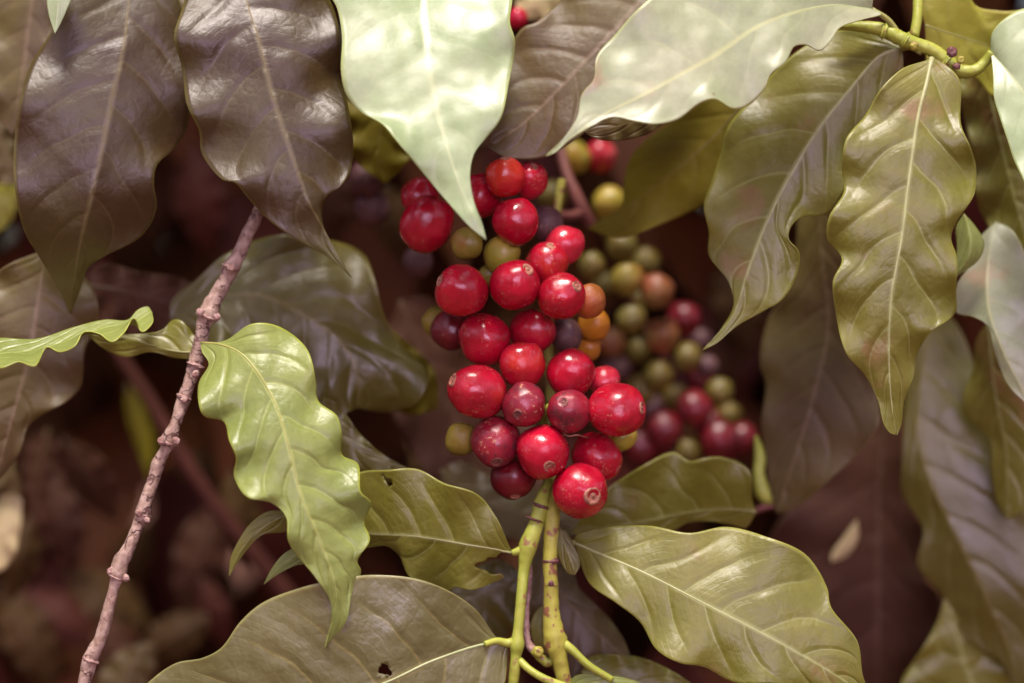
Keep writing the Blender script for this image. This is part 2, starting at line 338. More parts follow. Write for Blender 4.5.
for k_, nv_ in (('dark', 8), ('mauve', 8), ('olive', 8), ('oliveback', 8), ('green', 10), ('pale', 7), ('paleb', 7), ('glow', 7), ('yolive', 7), ('shade', 7), ('pink', 5), ('cream', 5), ('shadeol', 7), ('shader', 7)): MATNV[k_] = nv_
LEAVES = []
def leaf(label, mat, M, L, R, fold=2.0, tilt=0.0, wave=(2.0, 5), quilt=0.5, rough=0.8, nv=8, nu=90, nh=16,
         holes=(), group='coffee leaves', rib=(2.2, 0.5), pet=None, curl=0.0, ribside=-1, seed=None, cutvis=True):
    seed = seed if seed is not None else len(LEAVES)*3.7
    b, t = M[0], M[-1]
    Mc = cat_rom(M, nu)
    Lc = cat_rom([(b[0], b[1])]+list(L)+[(t[0], t[1])], nu)
    Rc = cat_rom([(b[0], b[1])]+list(R)+[(t[0], t[1])], nu)
    wmax = max(max((Vector(Lc[i][:2])-Vector(Mc[i][:2])).length, (Vector(Rc[i][:2])-Vector(Mc[i][:2])).length) for i in range(nu))
    llen = sum((Mc[i+1]-Mc[i]).length for i in range(nu-1)); wave = (wave[0]*min(1.0, wmax/45.0), wave[1]); nvm = MATNV[mat]
    nv = max(2.5, min(nvm, llen/34.0)); us = nv/nvm
    quilt *= 0.4; ks = min(1.0, wmax/55.0); quilt *= ks; rough *= ks
    px = []; V = []; uv = []; dd = []
    for i in range(nu):
        u = i/(nu-1)
        mx, my, md = Mc[i]
        for j in range(-nh, nh+1):
            s = j/nh; a = abs(s)
            E = Lc[i] if s < 0 else Rc[i]
            x = mx+(E[0]-mx)*a; y = my+(E[1]-my)*a
            w = math.hypot(E[0]-mx, E[1]-my)/wmax
            ph = 0.0 if s < 0 else 2.1
            d = md + fold*a*w + tilt*s*w
            d += wave[0]*math.sin(2*math.pi*wave[1]*u+ph+seed)*a*a*min(1, w*1.5)
            d += curl*a**3*w
            tq = nv*(u-0.2*a**1.3)+(0.22 if s > 0 else -0.22)
            d -= quilt*abs(math.cos(math.pi*tq))*math.sin(math.pi*min(a*1.02, 1))*w
            d += rough*noise.noise(Vector((x*0.018, y*0.018, seed)))*(0.3+0.7*a)*2
            d += 0.25*rough*noise.noise(Vector((x*0.06, y*0.06, seed+9)))
            px.append((x, y)); V.append(P(x, y, d)); uv.append((u*us, s)); dd.append(d)
    F = []
    w_ = 2*nh+1; cut = set()
    for i in range(nu-1):
        for j in range(w_-1):
            q = (i*w_+j, i*w_+j+1, (i+1)*w_+j+1, (i+1)*w_+j)
            cx = sum(px[k][0] for k in q)/4; cy = sum(px[k][1] for k in q)/4
            skip = False; hit = None
            for (hx, hy, ha, hb, rot) in holes:
                dx, dy = cx-hx, cy-hy; cr, sr = math.cos(rot), math.sin(rot)
                ex, ey = (dx*cr+dy*sr)/ha, (-dx*sr+dy*cr)/hb
                k = math.atan2(ey, ex)
                if ex*ex+ey*ey < (1+0.22*math.sin(3*k+hx)+0.12*math.sin(7*k))**2: skip = True; cut.update(q)
            if not skip: F.append(q)
    used = set(k for f in F for k in f)
    for k_ in cut & used:      # smooth the rim of a hole
        x, y = px[k_]
        hx, hy, ha, hb, rot = min(holes, key=lambda h: math.hypot(h[0]-x, h[1]-y))
        dx, dy = x-hx, y-hy; cr, sr = math.cos(rot), math.sin(rot)
        ex, ey = (dx*cr+dy*sr)/ha, (-dx*sr+dy*cr)/hb
        k = math.atan2(ey, ex); q_ = math.hypot(ex, ey); f_ = (1+0.22*math.sin(3*k+hx)+0.12*math.sin(7*k))/q_
        V[k_] = P(hx+dx*f_, hy+dy*f_, dd[k_])
    base = P(*b[:3]) if len(b) > 2 else P(b[0], b[1], 0)
    e = empty('coffee_leaf', base, label, 'leaf', group)
    o = mesh_obj('blade', V, F, LM[mat], e)
    me = o.data; lay = me.uv_layers.new(name='leaf')
    for lp in me.loops: lay.data[lp.index].uv = uv[lp.vertex_index]
    sm = o.modifiers.new('thickness', 'SOLIDIFY'); sm.thickness = 0.00028; sm.offset = 0
    # midrib
    path = []; rad = []
    last = int(nu*0.97)
    for i in range(0, last):
        v = V[i*w_+nh]; r = ((rib[0]+(rib[1]-rib[0])*(i/last)**0.55)*0.72)*MM*0.001
        path.append(v+Vector((0, -ribside*r*0.25, 0))); rad.append(r)
    keep = list(range(0, last, 2))
    path = [path[k] for k in keep]; rad = [rad[k] for k in keep]
    Vt, Ft = tube_geo(path, rad, 8)
    mesh_obj('midrib', Vt, Ft, RIBS[mat], e)
    if pet:
        tube('petiole', pet, M_RIB if mat in ('green', 'olive', 'pale', 'paleb', 'glow') else M_RIBD, e, n=14, seg=10)
    LEAVES.append(e)
    return e

# ------------------------------------------------------------ leaves
# top left pair
leaf('big dark brown-green leaf hanging at top left with lavender sheen on its lower left half', 'dark',
     [(134, -40, 16), (129, 0, 12), (123, 50, 6), (112, 100, 2), (100, 160, -1), (88, 210, 0), (79, 250, 4), (70, 314, 14)],
     [(100, -30), (66, 0), (50, 34), (32, 62), (20, 100), (14, 150), (15, 190), (24, 230), (40, 258), (57, 285)],
     [(165, -30), (182, 10), (188, 60), (190, 110), (187, 128), (175, 148), (157, 165), (154, 185), (157, 205), (150, 225), (135, 241), (105, 256), (88, 268), (80, 290)],
     fold=5, tilt=5, wave=(1.6, 4), quilt=0.4, nv=7, rib=(1.5, 0.5))
leaf('dark glossy leaf with a green twisted tip, hanging second from the left at the top', 'dark',
     [(232, -45, 10), (246, 0, 3), (259, 41, -2), (270, 86, -5), (289, 146, -8), (307, 197, -9), (323, 228, -6), (351, 277, -4)],
     [(200, -30), (180, 15), (174, 37), (182, 67), (187, 105), (199, 131), (202, 154), (223, 180), (234, 182), (249, 199), (270, 221), (300, 242), (325, 255)],
     [(275, -35), (318, -15), (334, 10), (342, 56), (339, 75), (347, 101), (353, 142), (351, 169), (341, 186), (326, 199), (322, 221), (331, 243)],
     fold=5, tilt=4, wave=(2.4, 5), quilt=1.2, nv=8, rib=(1.7, 0.6), rough=1.0)
leaf('small pale leaf tip poking down at the top edge above the left big dark leaf', 'pale',
     [(64, -45, 0), (60, -10, -3), (55, 34, -4)], [(48, -20), (48, 10)], [(76, -20), (66, 12)], fold=1, wave=(0.5, 2), nu=30, nh=8, rib=(1.5, .5))
leaf('blurred mauve brown leaf in the top left corner behind the big dark leaf', 'mauve',
     [(40, -60, 40), (30, 20, 38), (22, 80, 36), (12, 135, 36)], [(-10, -40), (-30, 20), (-20, 90)], [(70, -30), (66, 30), (45, 90)], nu=50, nh=10)
leaf('mauve leaf seen between the two dark leaves at the top left edge', 'mauve',
     [(90, -50, 30), (140, -10, 28), (180, 30, 28), (196, 82, 28)], [(60, 0), (100, 50), (160, 80)], [(150, -50), (210, -20), (215, 40)], nu=50, nh=10)
# the pale leaf in the middle of the top
leaf('large pale glossy leaf hanging at top centre with its long tip over the cherries', 'pale',
     [(425, -60, 12), (424, 0, 0), (427, 50, -9), (436, 105, -15), (448, 150, -20), (462, 190, -23), (474, 216, -25), (486, 240, -25)],
     [(360, -50), (326, -15), (337, 8), (342, 37), (341, 71), (346, 94), (361, 112), (382, 124), (395, 139), (410, 157), (432, 184), (451, 206), (470, 227)],
     [(490, -50), (512, -10), (510, 22), (515, 41), (509, 82), (500, 120), (485, 139), (474, 154), (470, 176), (474, 202), (482, 224)],
     fold=2.0, tilt=3, wave=(1.6, 4), quilt=0.3, rib=(1.5, 0.4), rough=1.4, nu=110, curl=0)
leaf('mauve brown leaf between the two large pale leaves at the top', 'mauve',
     [(668, -40, 22), (640, 0, 17), (600, 45, 13), (560, 88, 10), (525, 122, 9), (489, 147, 9)],
     [(600, -40), (560, 0), (537, 22), (524, 27), (515, 38), (505, 80), (498, 115)],
     [(700, 10), (650, 70), (610, 110), (575, 140), (545, 157), (518, 159), (500, 155)],
     fold=1, tilt=-5, wave=(1.4, 4), quilt=0.6, rib=(1.4, 0.4))
leaf('small brown leaf edge with a shiny rim above the green and red cherry pair', 'mauve',
     [(672, 112, 6), (640, 120, 3), (610, 128, 1), (584, 132, 2)], [(650, 105), (610, 110)], [(655, 130), (636, 138), (612, 141), (594, 138)], fold=1, nu=40, nh=8, rib=(1, .4))
leaf('wide pale leaf right of top centre, its thin tip pointing down left to the cherries', 'paleb',
     [(872, 9, 2), (827, 6, -5), (764, 24, -11), (715, 56, -15), (676, 78, -18), (640, 97, -20), (600, 117, -21), (575, 134, -22), (546, 156, -22)],
     [(872, -12), (845, -40), (760, -50), (700, -50), (665, -15), (633, 14), (616, 34), (597, 56), (594, 79), (582, 94), (577, 118), (562, 140)],
     [(882, 14), (862, 20), (840, 28), (831, 41), (820, 51), (806, 45), (794, 47), (786, 62), (771, 74), (764, 90), (749, 105), (734, 109), (715, 99), (700, 103), (678, 119), (657, 124), (639, 122), (612, 117), (590, 127), (569, 140), (556, 152)],
     fold=2.0, tilt=-6, wave=(1.3, 5), quilt=0.3, rib=(2.0, 0.4), nu=130, nh=20, rough=1.2, pet=[(902, 40, 6, 3.5), (888, 20, 4, 3), (872, 9, 2, 2.2)])
leaf('out of focus yellow-olive leaf behind the left edge of the hanging pale leaf', 'yolive',
     [(395, 60, 30), (385, 110, 30), (378, 150, 30), (385, 184, 32)], [(350, 80), (343, 120), (355, 160)], [(440, 90), (430, 130), (405, 165)], nu=40, nh=10)
leaf('blurred yellow-olive leaf in the shade between the cherries and the right hanging leaves', 'yolive',
     [(770, 70, 24), (720, 130, 26), (670, 175, 30), (630, 205, 34), (588, 229, 38)],
     [(740, 70), (704, 101), (657, 131), (631, 157), (624, 184), (622, 205), (600, 220)],
     [(780, 130), (745, 180), (704, 205), (657, 226), (620, 238)], fold=3, tilt=-6, rough=1.2, wave=(1, 3))
# right pair on the upright twig
leaf('olive leaf hanging from the upper right twig, its bent tip pointing down left', 'olive',
     [(902, 48, 8), (880, 56, 8), (850, 90, 9), (820, 127, 8), (790, 176, 7), (764, 229, 5), (745, 280, 4), (733, 315, 4), (703, 350, 3)],
     [(885, 36), (840, 30), (801, 49), (771, 75), (749, 101), (728, 127), (722, 150), (711, 184), (704, 206), (709, 232), (709, 255), (728, 281), (734, 304), (722, 328)],
     [(903, 68), (890, 100), (872, 140), (850, 176), (842, 195), (827, 214), (801, 217), (790, 229), (789, 240), (799, 252), (797, 274), (782, 300), (764, 311), (737, 326), (717, 343)],
     fold=5.0, tilt=-5, wave=(1.8, 5), quilt=0.8, rib=(3.2, 0.7), nu=120, nh=20, pet=[(922, 52, 5, 4), (912, 47, 6, 3.6), (902, 48, 8, 3)])
leaf('olive leaf with a pale midrib hanging straight down in front from the upper right twig', 'olive',
     [(932, 58, 2), (926, 85, -2), (919, 112, -5), (908, 187, -9), (902, 236, -11), (891, 300, -11), (889, 364, -9), (893, 416, -6), (897, 435, -5)],
     [(925, 61), (902, 69), (880, 90), (865, 116), (846, 139), (842, 169), (844, 191), (829, 217), (827, 238), (842, 259), (833, 281), (835, 308), (846, 353), (865, 375), (878, 401), (884, 425), (890, 433)],
     [(941, 62), (959, 79), (961, 124), (971, 148), (976, 169), (974, 195), (957, 221), (951, 238), (957, 258), (956, 290), (955, 313), (929, 334), (916, 356), (914, 375), (904, 401), (901, 425)],
     fold=2.5, tilt=2, wave=(1.9, 6), quilt=1.2, rib=(4.0, 1.0), nu=120, nh=20, rough=1.1)
leaf('translucent yellow-green leaf in the top right corner behind the twig', 'glow',
     [(925, 25, 16), (955, 35, 18), (985, 45, 20), (1040, 60, 22), (1080, 70, 22)],
     [(915, -30), (950, -40), (966, -10), (976, 6), (1000, 11), (1040, 14)],
     [(930, 70), (955, 75), (975, 78), (985, 89), (993, 97), (1003, 88), (1030, 90)], fold=-3, tilt=4, wave=(1, 3), rib=(2, .8), nu=70, nh=14)
leaf('very pale leaf cut by the right edge, curling from the end of the twig', 'pale',
     [(991, 52, 3), (1010, 75, -2), (1038, 120, -8), (1055, 190, -12), (1062, 260, -14)],
     [(993, 75), (994, 98), (1000, 118), (1008, 142), (1014, 160), (1024, 181), (1040, 215)],
     [(992, 34), (1003, 20), (1030, 8), (1085, 40), (1100, 120), (1085, 200)], fold=2, tilt=3, wave=(1, 4), rib=(2, .5), nu=80)
leaf('blurred olive-yellow leaf strip hanging between the front leaf and the right edge', 'olive',
     [(982, 60, 28), (995, 120, 30), (1010, 180, 32), (1035, 270, 34)],
     [(960, 80), (963, 110), (972, 150), (978, 205), (995, 235), (1015, 255)], [(1030, 70), (1055, 140), (1060, 220)], fold=3, tilt=-3, nu=60, nh=12)
leaf('small folded yellow-green leaf curl touching the right side of the front hanging leaf', 'green',
     [(964, 214, 12), (970, 235, 10), (968, 258, 10), (950, 280, 12)], [(956, 228), (957, 250), (955, 268)], [(974, 225), (984, 243), (979, 259), (966, 270)], fold=3, nu=40, nh=8, rib=(1.2, .4), wave=(.6, 2))
leaf('pale lavender glossy leaf by the right edge at mid height with a yellow curled rim', 'paleb',
     [(996, 222, 26), (988, 262, 21), (988, 305, 16), (1000, 345, 14), (1032, 408, 14)],
     [(980, 238), (970, 265), (957, 285), (955, 312), (972, 316), (988, 326), (994, 350), (1009, 386)],
     [(1012, 230), (1028, 260), (1045, 310), (1048, 360)], fold=3.5, tilt=-3, wave=(1.5, 3), rib=(1.2, .4), nu=70, nh=14)
leaf('olive leaf with a lobed left rim hanging under the lavender leaf at the right edge', 'olive',
     [(988, 322, 40), (995, 390, 42), (1006, 450, 44), (1008, 520, 46)],
     [(977, 340), (973, 368), (963, 400), (967, 417), (981, 429), (991, 442), (992, 470), (997, 500)],
     [(1015, 350), (1035, 400), (1045, 450), (1035, 500)], fold=2, tilt=-6, wave=(1, 3), nu=70, nh=14)
# blurred right leaves
leaf('large blurred brown leaf hanging behind and between the two olive hanging leaves', 'mauve',
     [(820, 195, 46), (822, 260, 45), (829, 323, 44), (812, 401, 43), (794, 461, 44), (776, 514, 46)],
     [(800, 215), (796, 245), (786, 290), (768, 320), (760, 364), (766, 383), (762, 424), (767, 460), (769, 480)],
     [(850, 220), (868, 300), (880, 360), (877, 394), (879, 424), (858, 454), (836, 474), (814, 494), (795, 508)],
     fold=1.5, tilt=-9, wave=(1.2, 5), quilt=0.4, rib=(1.6, 0.6), nu=80)
leaf('dark brown blurred leaf with a straight midrib behind the lower right leaves', 'shade',
     [(888, 400, 85), (880, 470, 84), (879, 560, 84), (878, 640, 86), (876, 740, 90)],
     [(840, 420), (815, 480), (780, 520), (762, 560), (790, 630), (830, 700)],
     [(900, 430), (904, 470), (906, 502), (930, 540), (925, 577), (940, 595), (935, 640), (910, 700)], fold=2, tilt=3, nu=70)
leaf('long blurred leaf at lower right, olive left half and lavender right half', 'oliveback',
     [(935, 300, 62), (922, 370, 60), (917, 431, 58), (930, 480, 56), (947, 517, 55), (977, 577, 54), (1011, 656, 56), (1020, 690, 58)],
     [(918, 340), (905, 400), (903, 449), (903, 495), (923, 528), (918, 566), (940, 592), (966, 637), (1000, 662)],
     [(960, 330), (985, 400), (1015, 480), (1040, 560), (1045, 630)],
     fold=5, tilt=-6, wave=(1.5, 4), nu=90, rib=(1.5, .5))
leaf('blurred leaf in the bottom right corner rising to a pink tip', 'olive',
     [(1000, 740, 66), (975, 690, 62), (958, 640, 60), (946, 592, 60)], [(920, 740), (900, 690), (925, 645), (938, 620)], [(1060, 720), (1040, 680), (1000, 655), (965, 630)], fold=2, nu=50, nh=12)
leaf('small blurred pink and cream leaf tip in the dark gap at lower right', 'cream',
     [(831, 562, 78), (846, 545, 77), (857, 519, 77)], [(832, 553), (844, 536)], [(846, 556), (858, 538)], fold=1, nu=30, nh=6, rib=(.8, .3), wave=(.3, 2))
leaf('blurred pink edged leaf scrap in the bottom right corner', 'pink',
     [(1035, 640, 70), (1010, 628, 70), (975, 625, 72), (950, 598, 74)], [(1000, 640), (970, 636)], [(1010, 612), (975, 608)], fold=1, nu=30, nh=6, rib=(.8, .3), wave=(.3, 2))
# lower right
leaf('large olive leaf right of the bottom stems with a straight midrib and shiny lower rim', 'olive',
     [(575, 543, 10), (600, 554, 6), (640, 571, 1), (707, 605, -4), (782, 644, -6), (846, 682, -4), (884, 712, 0)],
     [(575, 537), (605, 528), (650, 526), (689, 533), (726, 527), (764, 536), (805, 554), (827, 588), (831, 607), (857, 641), (864, 680)],
     [(579, 558), (590, 584), (616, 603), (640, 622), (657, 650), (680, 663), (704, 667), (734, 682), (775, 684), (820, 700), (855, 712)],
     fold=2.2, tilt=-5, wave=(1.8, 4), quilt=0.9, nv=9, rib=(2.6, 0.8), nu=120, nh=20, pet=[(556, 545, 12, 2.5), (566, 541, 12, 2.4), (575, 543, 10, 2.3)])
leaf('olive leaf behind the large lower right leaf, rounded top against the dark red cherries', 'olive',
     [(756, 512, 32), (735, 509, 31), (692, 512, 29), (640, 522, 28), (572, 532, 28)],
     [(752, 500), (749, 470), (722, 457), (705, 458), (689, 461), (674, 452), (646, 464), (605, 491), (577, 524)],
     [(745, 528), (730, 524), (707, 521), (689, 522), (674, 530), (640, 545), (600, 548)],
     fold=2, tilt=6, wave=(1.5, 4), rib=(1.4, .5), nu=90)
# bottom centre
leaf('mauve leaf behind the two green stems at the bottom centre', 'mauve',
     [(540, 545, 34), (560, 590, 32), (590, 625, 31), (633, 664, 32)], [(570, 565), (579, 588), (605, 614), (622, 637)], [(520, 590), (535, 640), (565, 680), (605, 682)], fold=2, tilt=-5, nu=60, nh=14)
leaf('yellow-olive leaf at the bottom edge under the large lower right leaf', 'olive',
     [(582, 672, 20), (620, 676, 18), (660, 690, 18), (730, 715, 20)], [(590, 657), (622, 655), (645, 659), (680, 676)], [(600, 700), (650, 725), (700, 730)], fold=2, nu=60, nh=12, rib=(1.5, .5))
leaf('small pale green sliver of a leaf at the bottom edge under the stems', 'green',
     [(560, 700, 6), (590, 686, 4), (620, 684, 4), (660, 700, 6)], [(575, 676), (600, 675), (640, 683)], [(590, 700), (630, 705)], fold=1, nu=30, nh=8, rib=(1, .3), wave=(.4, 2))
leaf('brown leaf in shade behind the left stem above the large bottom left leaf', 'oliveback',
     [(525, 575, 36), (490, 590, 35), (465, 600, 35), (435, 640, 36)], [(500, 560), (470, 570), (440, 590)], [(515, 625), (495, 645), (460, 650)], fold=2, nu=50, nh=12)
leaf('small tan leaflet drooping from the fruiting stem just under the lowest cherry', 'oliveback',
     [(560, 528, 4), (565, 545, 2), (571, 560, 1), (575, 575, 1)], [(556, 540), (560, 560), (568, 573)], [(566, 532), (575, 548), (580, 565)], fold=1.2, nu=30, nh=8, rib=(.8, .3), wave=(.3, 2), quilt=.2)
leaf('small rounded pale leaf piece tucked behind the right stem at the bottom', 'olive',
     [(548, 603, 16), (540, 620, 15), (541, 640, 15), (548, 654, 16)], [(537, 611), (531, 625), (535, 645)], [(556, 615), (556, 640)], fold=1, nu=30, nh=8, rib=(.8, .3), wave=(.3, 2))
leaf('glossy olive leaf left of the stems, chewed by its base, small hole near its top', 'olive',
     [(512, 553, 4), (495, 549, 3), (470, 545, 2), (414, 536, 4), (372, 534, 7), (330, 530, 12), (300, 526, 16)],
     [(507, 541), (496, 517), (477, 494), (444, 483), (417, 469), (387, 470), (361, 472), (335, 488), (310, 510)],
     [(512, 562), (507, 575), (494, 582), (480, 588), (470, 590), (455, 587), (447, 592), (430, 586), (410, 577), (404, 566), (400, 556), (387, 546), (369, 547), (330, 552)],
     holes=[(388, 481, 7, 2.3, 0.9), (502, 566, 21, 11.5, 0.15)], fold=2.0, tilt=4, wave=(1.5, 4), quilt=1.0, nv=9, rib=(2.0, 0.8), nu=150, nh=34, pet=[(528, 548, 4, 3), (520, 552, 4, 2.6), (512, 553, 4, 2.3)])
leaf('largest bottom left leaf, glossy mauve grey with a heart shaped hole', 'paleb',
     [(508, 643, 2), (485, 644, 0), (432, 661, -5), (387, 682, -8), (300, 712, -8), (200, 735, -2), (110, 745, 6)],
     [(496, 637), (477, 611), (451, 592), (417, 579), (376, 575), (350, 577), (300, 588), (262, 603), (240, 622), (221, 648), (202, 658), (176, 663), (150, 681), (125, 710)],
     [(507, 658), (504, 685), (480, 730), (420, 770), (320, 790), (200, 780)],
     holes=[(385, 670, 7, 5, 0.6)], fold=2.2, tilt=6, wave=(1.3, 4), quilt=0.9, rib=(3.0, 1.2), nu=170, nh=40)
LEAVES[-1].children[0].data.materials[0] = leaf_mat('leaf_mauve_grey_glossy', (0.125, 0.120, 0.032), (0.155, 0.146, 0.046), (0.36, 0.32, 0.09), (0.30, 0.28, 0.05), rough=0.38, nv=8, trans=0.1, spec=1.0, veinamt=0.35, bump=0.4)
# left
leaf('bright fresh green leaf left of centre with ruffled edges hanging from the brown twig', 'green',
     [(201, 343, 4), (222, 345, -1), (244, 356, -6), (274, 401, -12), (290, 452, -15), (300, 494, -16), (322, 547, -16), (336, 592, -14), (325, 648, -12)],
     [(202, 352), (209, 364), (199, 383), (199, 405), (204, 416), (224, 422), (229, 440), (236, 458), (234, 476), (247, 497), (272, 503), (286, 517), (289, 543), (315, 577), (331, 603), (330, 625)],
     [(225, 341), (252, 324), (277, 326), (307, 349), (316, 383), (318, 401), (337, 416), (342, 436), (342, 455), (358, 464), (361, 492), (371, 502), (364, 522), (370, 540), (357, 561), (361, 571), (352, 592), (346, 622)],
     fold=3.2, tilt=5, wave=(2.2, 6.3), quilt=0.8, rib=(2.4, 0.8), nu=130, nh=20, rough=1.1)
leaf('narrow light green leaf seen edge-on at the left edge, its rim rippled', 'green',
     [(-30, 358, -8), (0, 354, -6), (37, 350, -4), (75, 338, -1), (105, 328, 2), (131, 324, 4), (152, 312, 6)],
     [(-10, 340), (37, 339), (75, 327), (105, 320), (128, 320), (138, 310), (148, 307)],
     [(0, 368), (19, 362), (35, 366), (47, 347), (60, 352), (75, 346), (84, 332), (100, 334), (112, 342), (124, 333), (134, 318), (142, 332), (153, 322)],
     fold=-3, tilt=-9, wave=(1.0, 6), quilt=0.3, rib=(1.0, 0.4), nu=120, nh=14)
leaf('dark olive curled leaf between the rippled green leaf and the brown twig', 'olive',
     [(203, 349, 7), (190, 352, 8), (170, 350, 9), (125, 338, 11), (88, 334, 12)],
     [(196, 338), (180, 320), (172, 321), (162, 330), (140, 334), (110, 334)],
     [(200, 357), (178, 358), (150, 352), (125, 357), (100, 346)], fold=2.5, wave=(1.2, 4), nu=60, nh=12, rib=(1.6, .5))
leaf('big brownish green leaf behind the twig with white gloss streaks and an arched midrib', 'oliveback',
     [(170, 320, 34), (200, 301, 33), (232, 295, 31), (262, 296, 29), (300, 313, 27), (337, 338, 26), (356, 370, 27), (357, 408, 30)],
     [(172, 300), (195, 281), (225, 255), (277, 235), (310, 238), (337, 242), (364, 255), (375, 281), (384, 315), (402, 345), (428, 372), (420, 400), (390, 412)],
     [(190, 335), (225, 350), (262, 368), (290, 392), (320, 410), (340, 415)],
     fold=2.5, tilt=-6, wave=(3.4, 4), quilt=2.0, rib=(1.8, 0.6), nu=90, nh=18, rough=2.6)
leaf('dim olive leaf lobe in deep shade just left of the lowest left cherries', 'yolive',
     [(360, 330, 48), (390, 350, 48), (420, 378, 50), (438, 408, 52)], [(380, 325), (410, 345), (435, 372)], [(352, 365), (380, 400), (410, 415)], nu=50, nh=12)
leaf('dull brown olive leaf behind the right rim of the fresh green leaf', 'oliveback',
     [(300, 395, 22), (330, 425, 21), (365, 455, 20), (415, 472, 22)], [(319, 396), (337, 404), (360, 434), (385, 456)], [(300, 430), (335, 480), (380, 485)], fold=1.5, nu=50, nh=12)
leaf('large dim brown thin-rimmed leaf at the left edge below the big dark leaf', 'mauve',
     [(45, 250, 26), (38, 300, 24), (28, 360, 22), (12, 420, 22), (-6, 486, 24)],
     [(0, 270), (-40, 320), (-50, 380), (-40, 440)],
     [(84, 276), (97, 300), (98, 322), (85, 350), (81, 386), (67, 401), (30, 424), (19, 454)], fold=1.5, tilt=4, nu=80, rib=(1.2, .4))
leaf('blurred mauve leaf in the shade between the big dark leaf and the brown twig', 'shade',
     [(85, 285, 55), (120, 290, 54), (160, 300, 54), (205, 320, 56)], [(100, 265), (140, 272), (190, 283)], [(90, 320), (130, 335), (180, 335)], nu=50, nh=12)
leaf('small dark yellow-green leaf tip curving down left behind the fresh green leaf', 'olive',
     [(292, 512, 2), (265, 526, 2), (243, 548, 2), (229, 576, 3)], [(270, 511), (252, 522), (238, 542), (231, 558)], [(288, 530), (262, 535), (246, 551)], fold=1.5, nu=50, nh=10, rib=(1, .3), wave=(.5, 2))
leaf('smallest yellow-green leaf tip lying lower right of the curved one behind the fresh green leaf', 'green',
     [(322, 545, 3), (300, 553, 3), (282, 565, 3), (264, 584, 4)], [(305, 545), (285, 553), (271, 570)], [(318, 560), (294, 566), (277, 575)], fold=1, nu=40, nh=8, rib=(.8, .3), wave=(.3, 2))
leaf('blurred cream and pink leaf tip at the left edge in the lower half', 'cream',
     [(-40, 560, 80), (-15, 545, 80), (4, 530, 80), (22, 500, 82)], [(-30, 520), (-5, 500), (12, 492)], [(-10, 575), (12, 560), (20, 530)], fold=1, nu=30, nh=8, rib=(.8, .3))
leaf('blurred reddish leaf at the left edge above the cream tip', 'pink',
     [(-30, 430, 78), (-5, 450, 78), (10, 470, 78), (22, 495, 80)], [(-40, 470), (-10, 490)], [(-5, 430), (14, 462)], fold=1, nu=30, nh=8, rib=(.8, .3))
LEAVES[-1].children[0].data.materials[0] = LM['mauve']
leaf('blurred yellow leaf at the left edge beside the big dark leaf', 'glow',
     [(-40, 215, 85), (-15, 212, 84), (5, 205, 84), (20, 190, 84)], [(-20, 185), (5, 178)], [(-20, 235), (8, 225)], fold=1, nu=30, nh=8, rib=(.8, .3))
leaf('blurred brownish pink leaf at the left edge above the yellow one', 'mauve',
     [(-30, 110, 75), (-10, 130, 75), (5, 150, 75), (16, 185, 75)], [(-40, 150), (-15, 180)], [(0, 115), (14, 145)], fold=1, nu=30, nh=8, rib=(.8, .3))
leaf('pale pink blurred leaf at the top edge between the pale leaf and the mauve leaf', 'pink',
     [(590, -40, 60), (560, -15, 60), (540, 2, 60), (515, 14, 60)], [(550, -40), (520, -15)], [(590, -5), (560, 15), (535, 20)], fold=1, nu=30, nh=8)
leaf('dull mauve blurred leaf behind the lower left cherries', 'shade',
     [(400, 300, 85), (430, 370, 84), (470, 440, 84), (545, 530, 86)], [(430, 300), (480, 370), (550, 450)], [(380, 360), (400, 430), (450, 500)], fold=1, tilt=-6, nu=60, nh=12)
leaf('mauve leaf glimpsed under the lowest dark red cherry above the stems', 'mauve',
     [(440, 470, 55), (480, 500, 54), (520, 512, 54), (600, 520, 56)], [(460, 462), (500, 480), (560, 495)], [(450, 500), (490, 530), (550, 545)], fold=1, tilt=-4, nu=50, nh=12)
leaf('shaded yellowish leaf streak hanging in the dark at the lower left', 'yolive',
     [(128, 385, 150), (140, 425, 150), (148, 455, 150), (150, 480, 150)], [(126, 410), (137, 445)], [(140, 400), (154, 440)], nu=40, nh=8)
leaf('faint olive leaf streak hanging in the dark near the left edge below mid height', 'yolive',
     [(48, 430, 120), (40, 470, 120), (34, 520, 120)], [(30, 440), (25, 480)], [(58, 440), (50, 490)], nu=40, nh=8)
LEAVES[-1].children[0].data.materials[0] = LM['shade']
leaf('blurred pinkish leaf low in the dark gap left of the bottom left leaf', 'pink',
     [(100, 720, 100), (120, 690, 100), (132, 665, 100), (155, 640, 100)], [(95, 690), (115, 655)], [(140, 700), (155, 670)], nu=30, nh=8)
LEAVES[-1].children[0].data.materials[0] = LM['mauve']

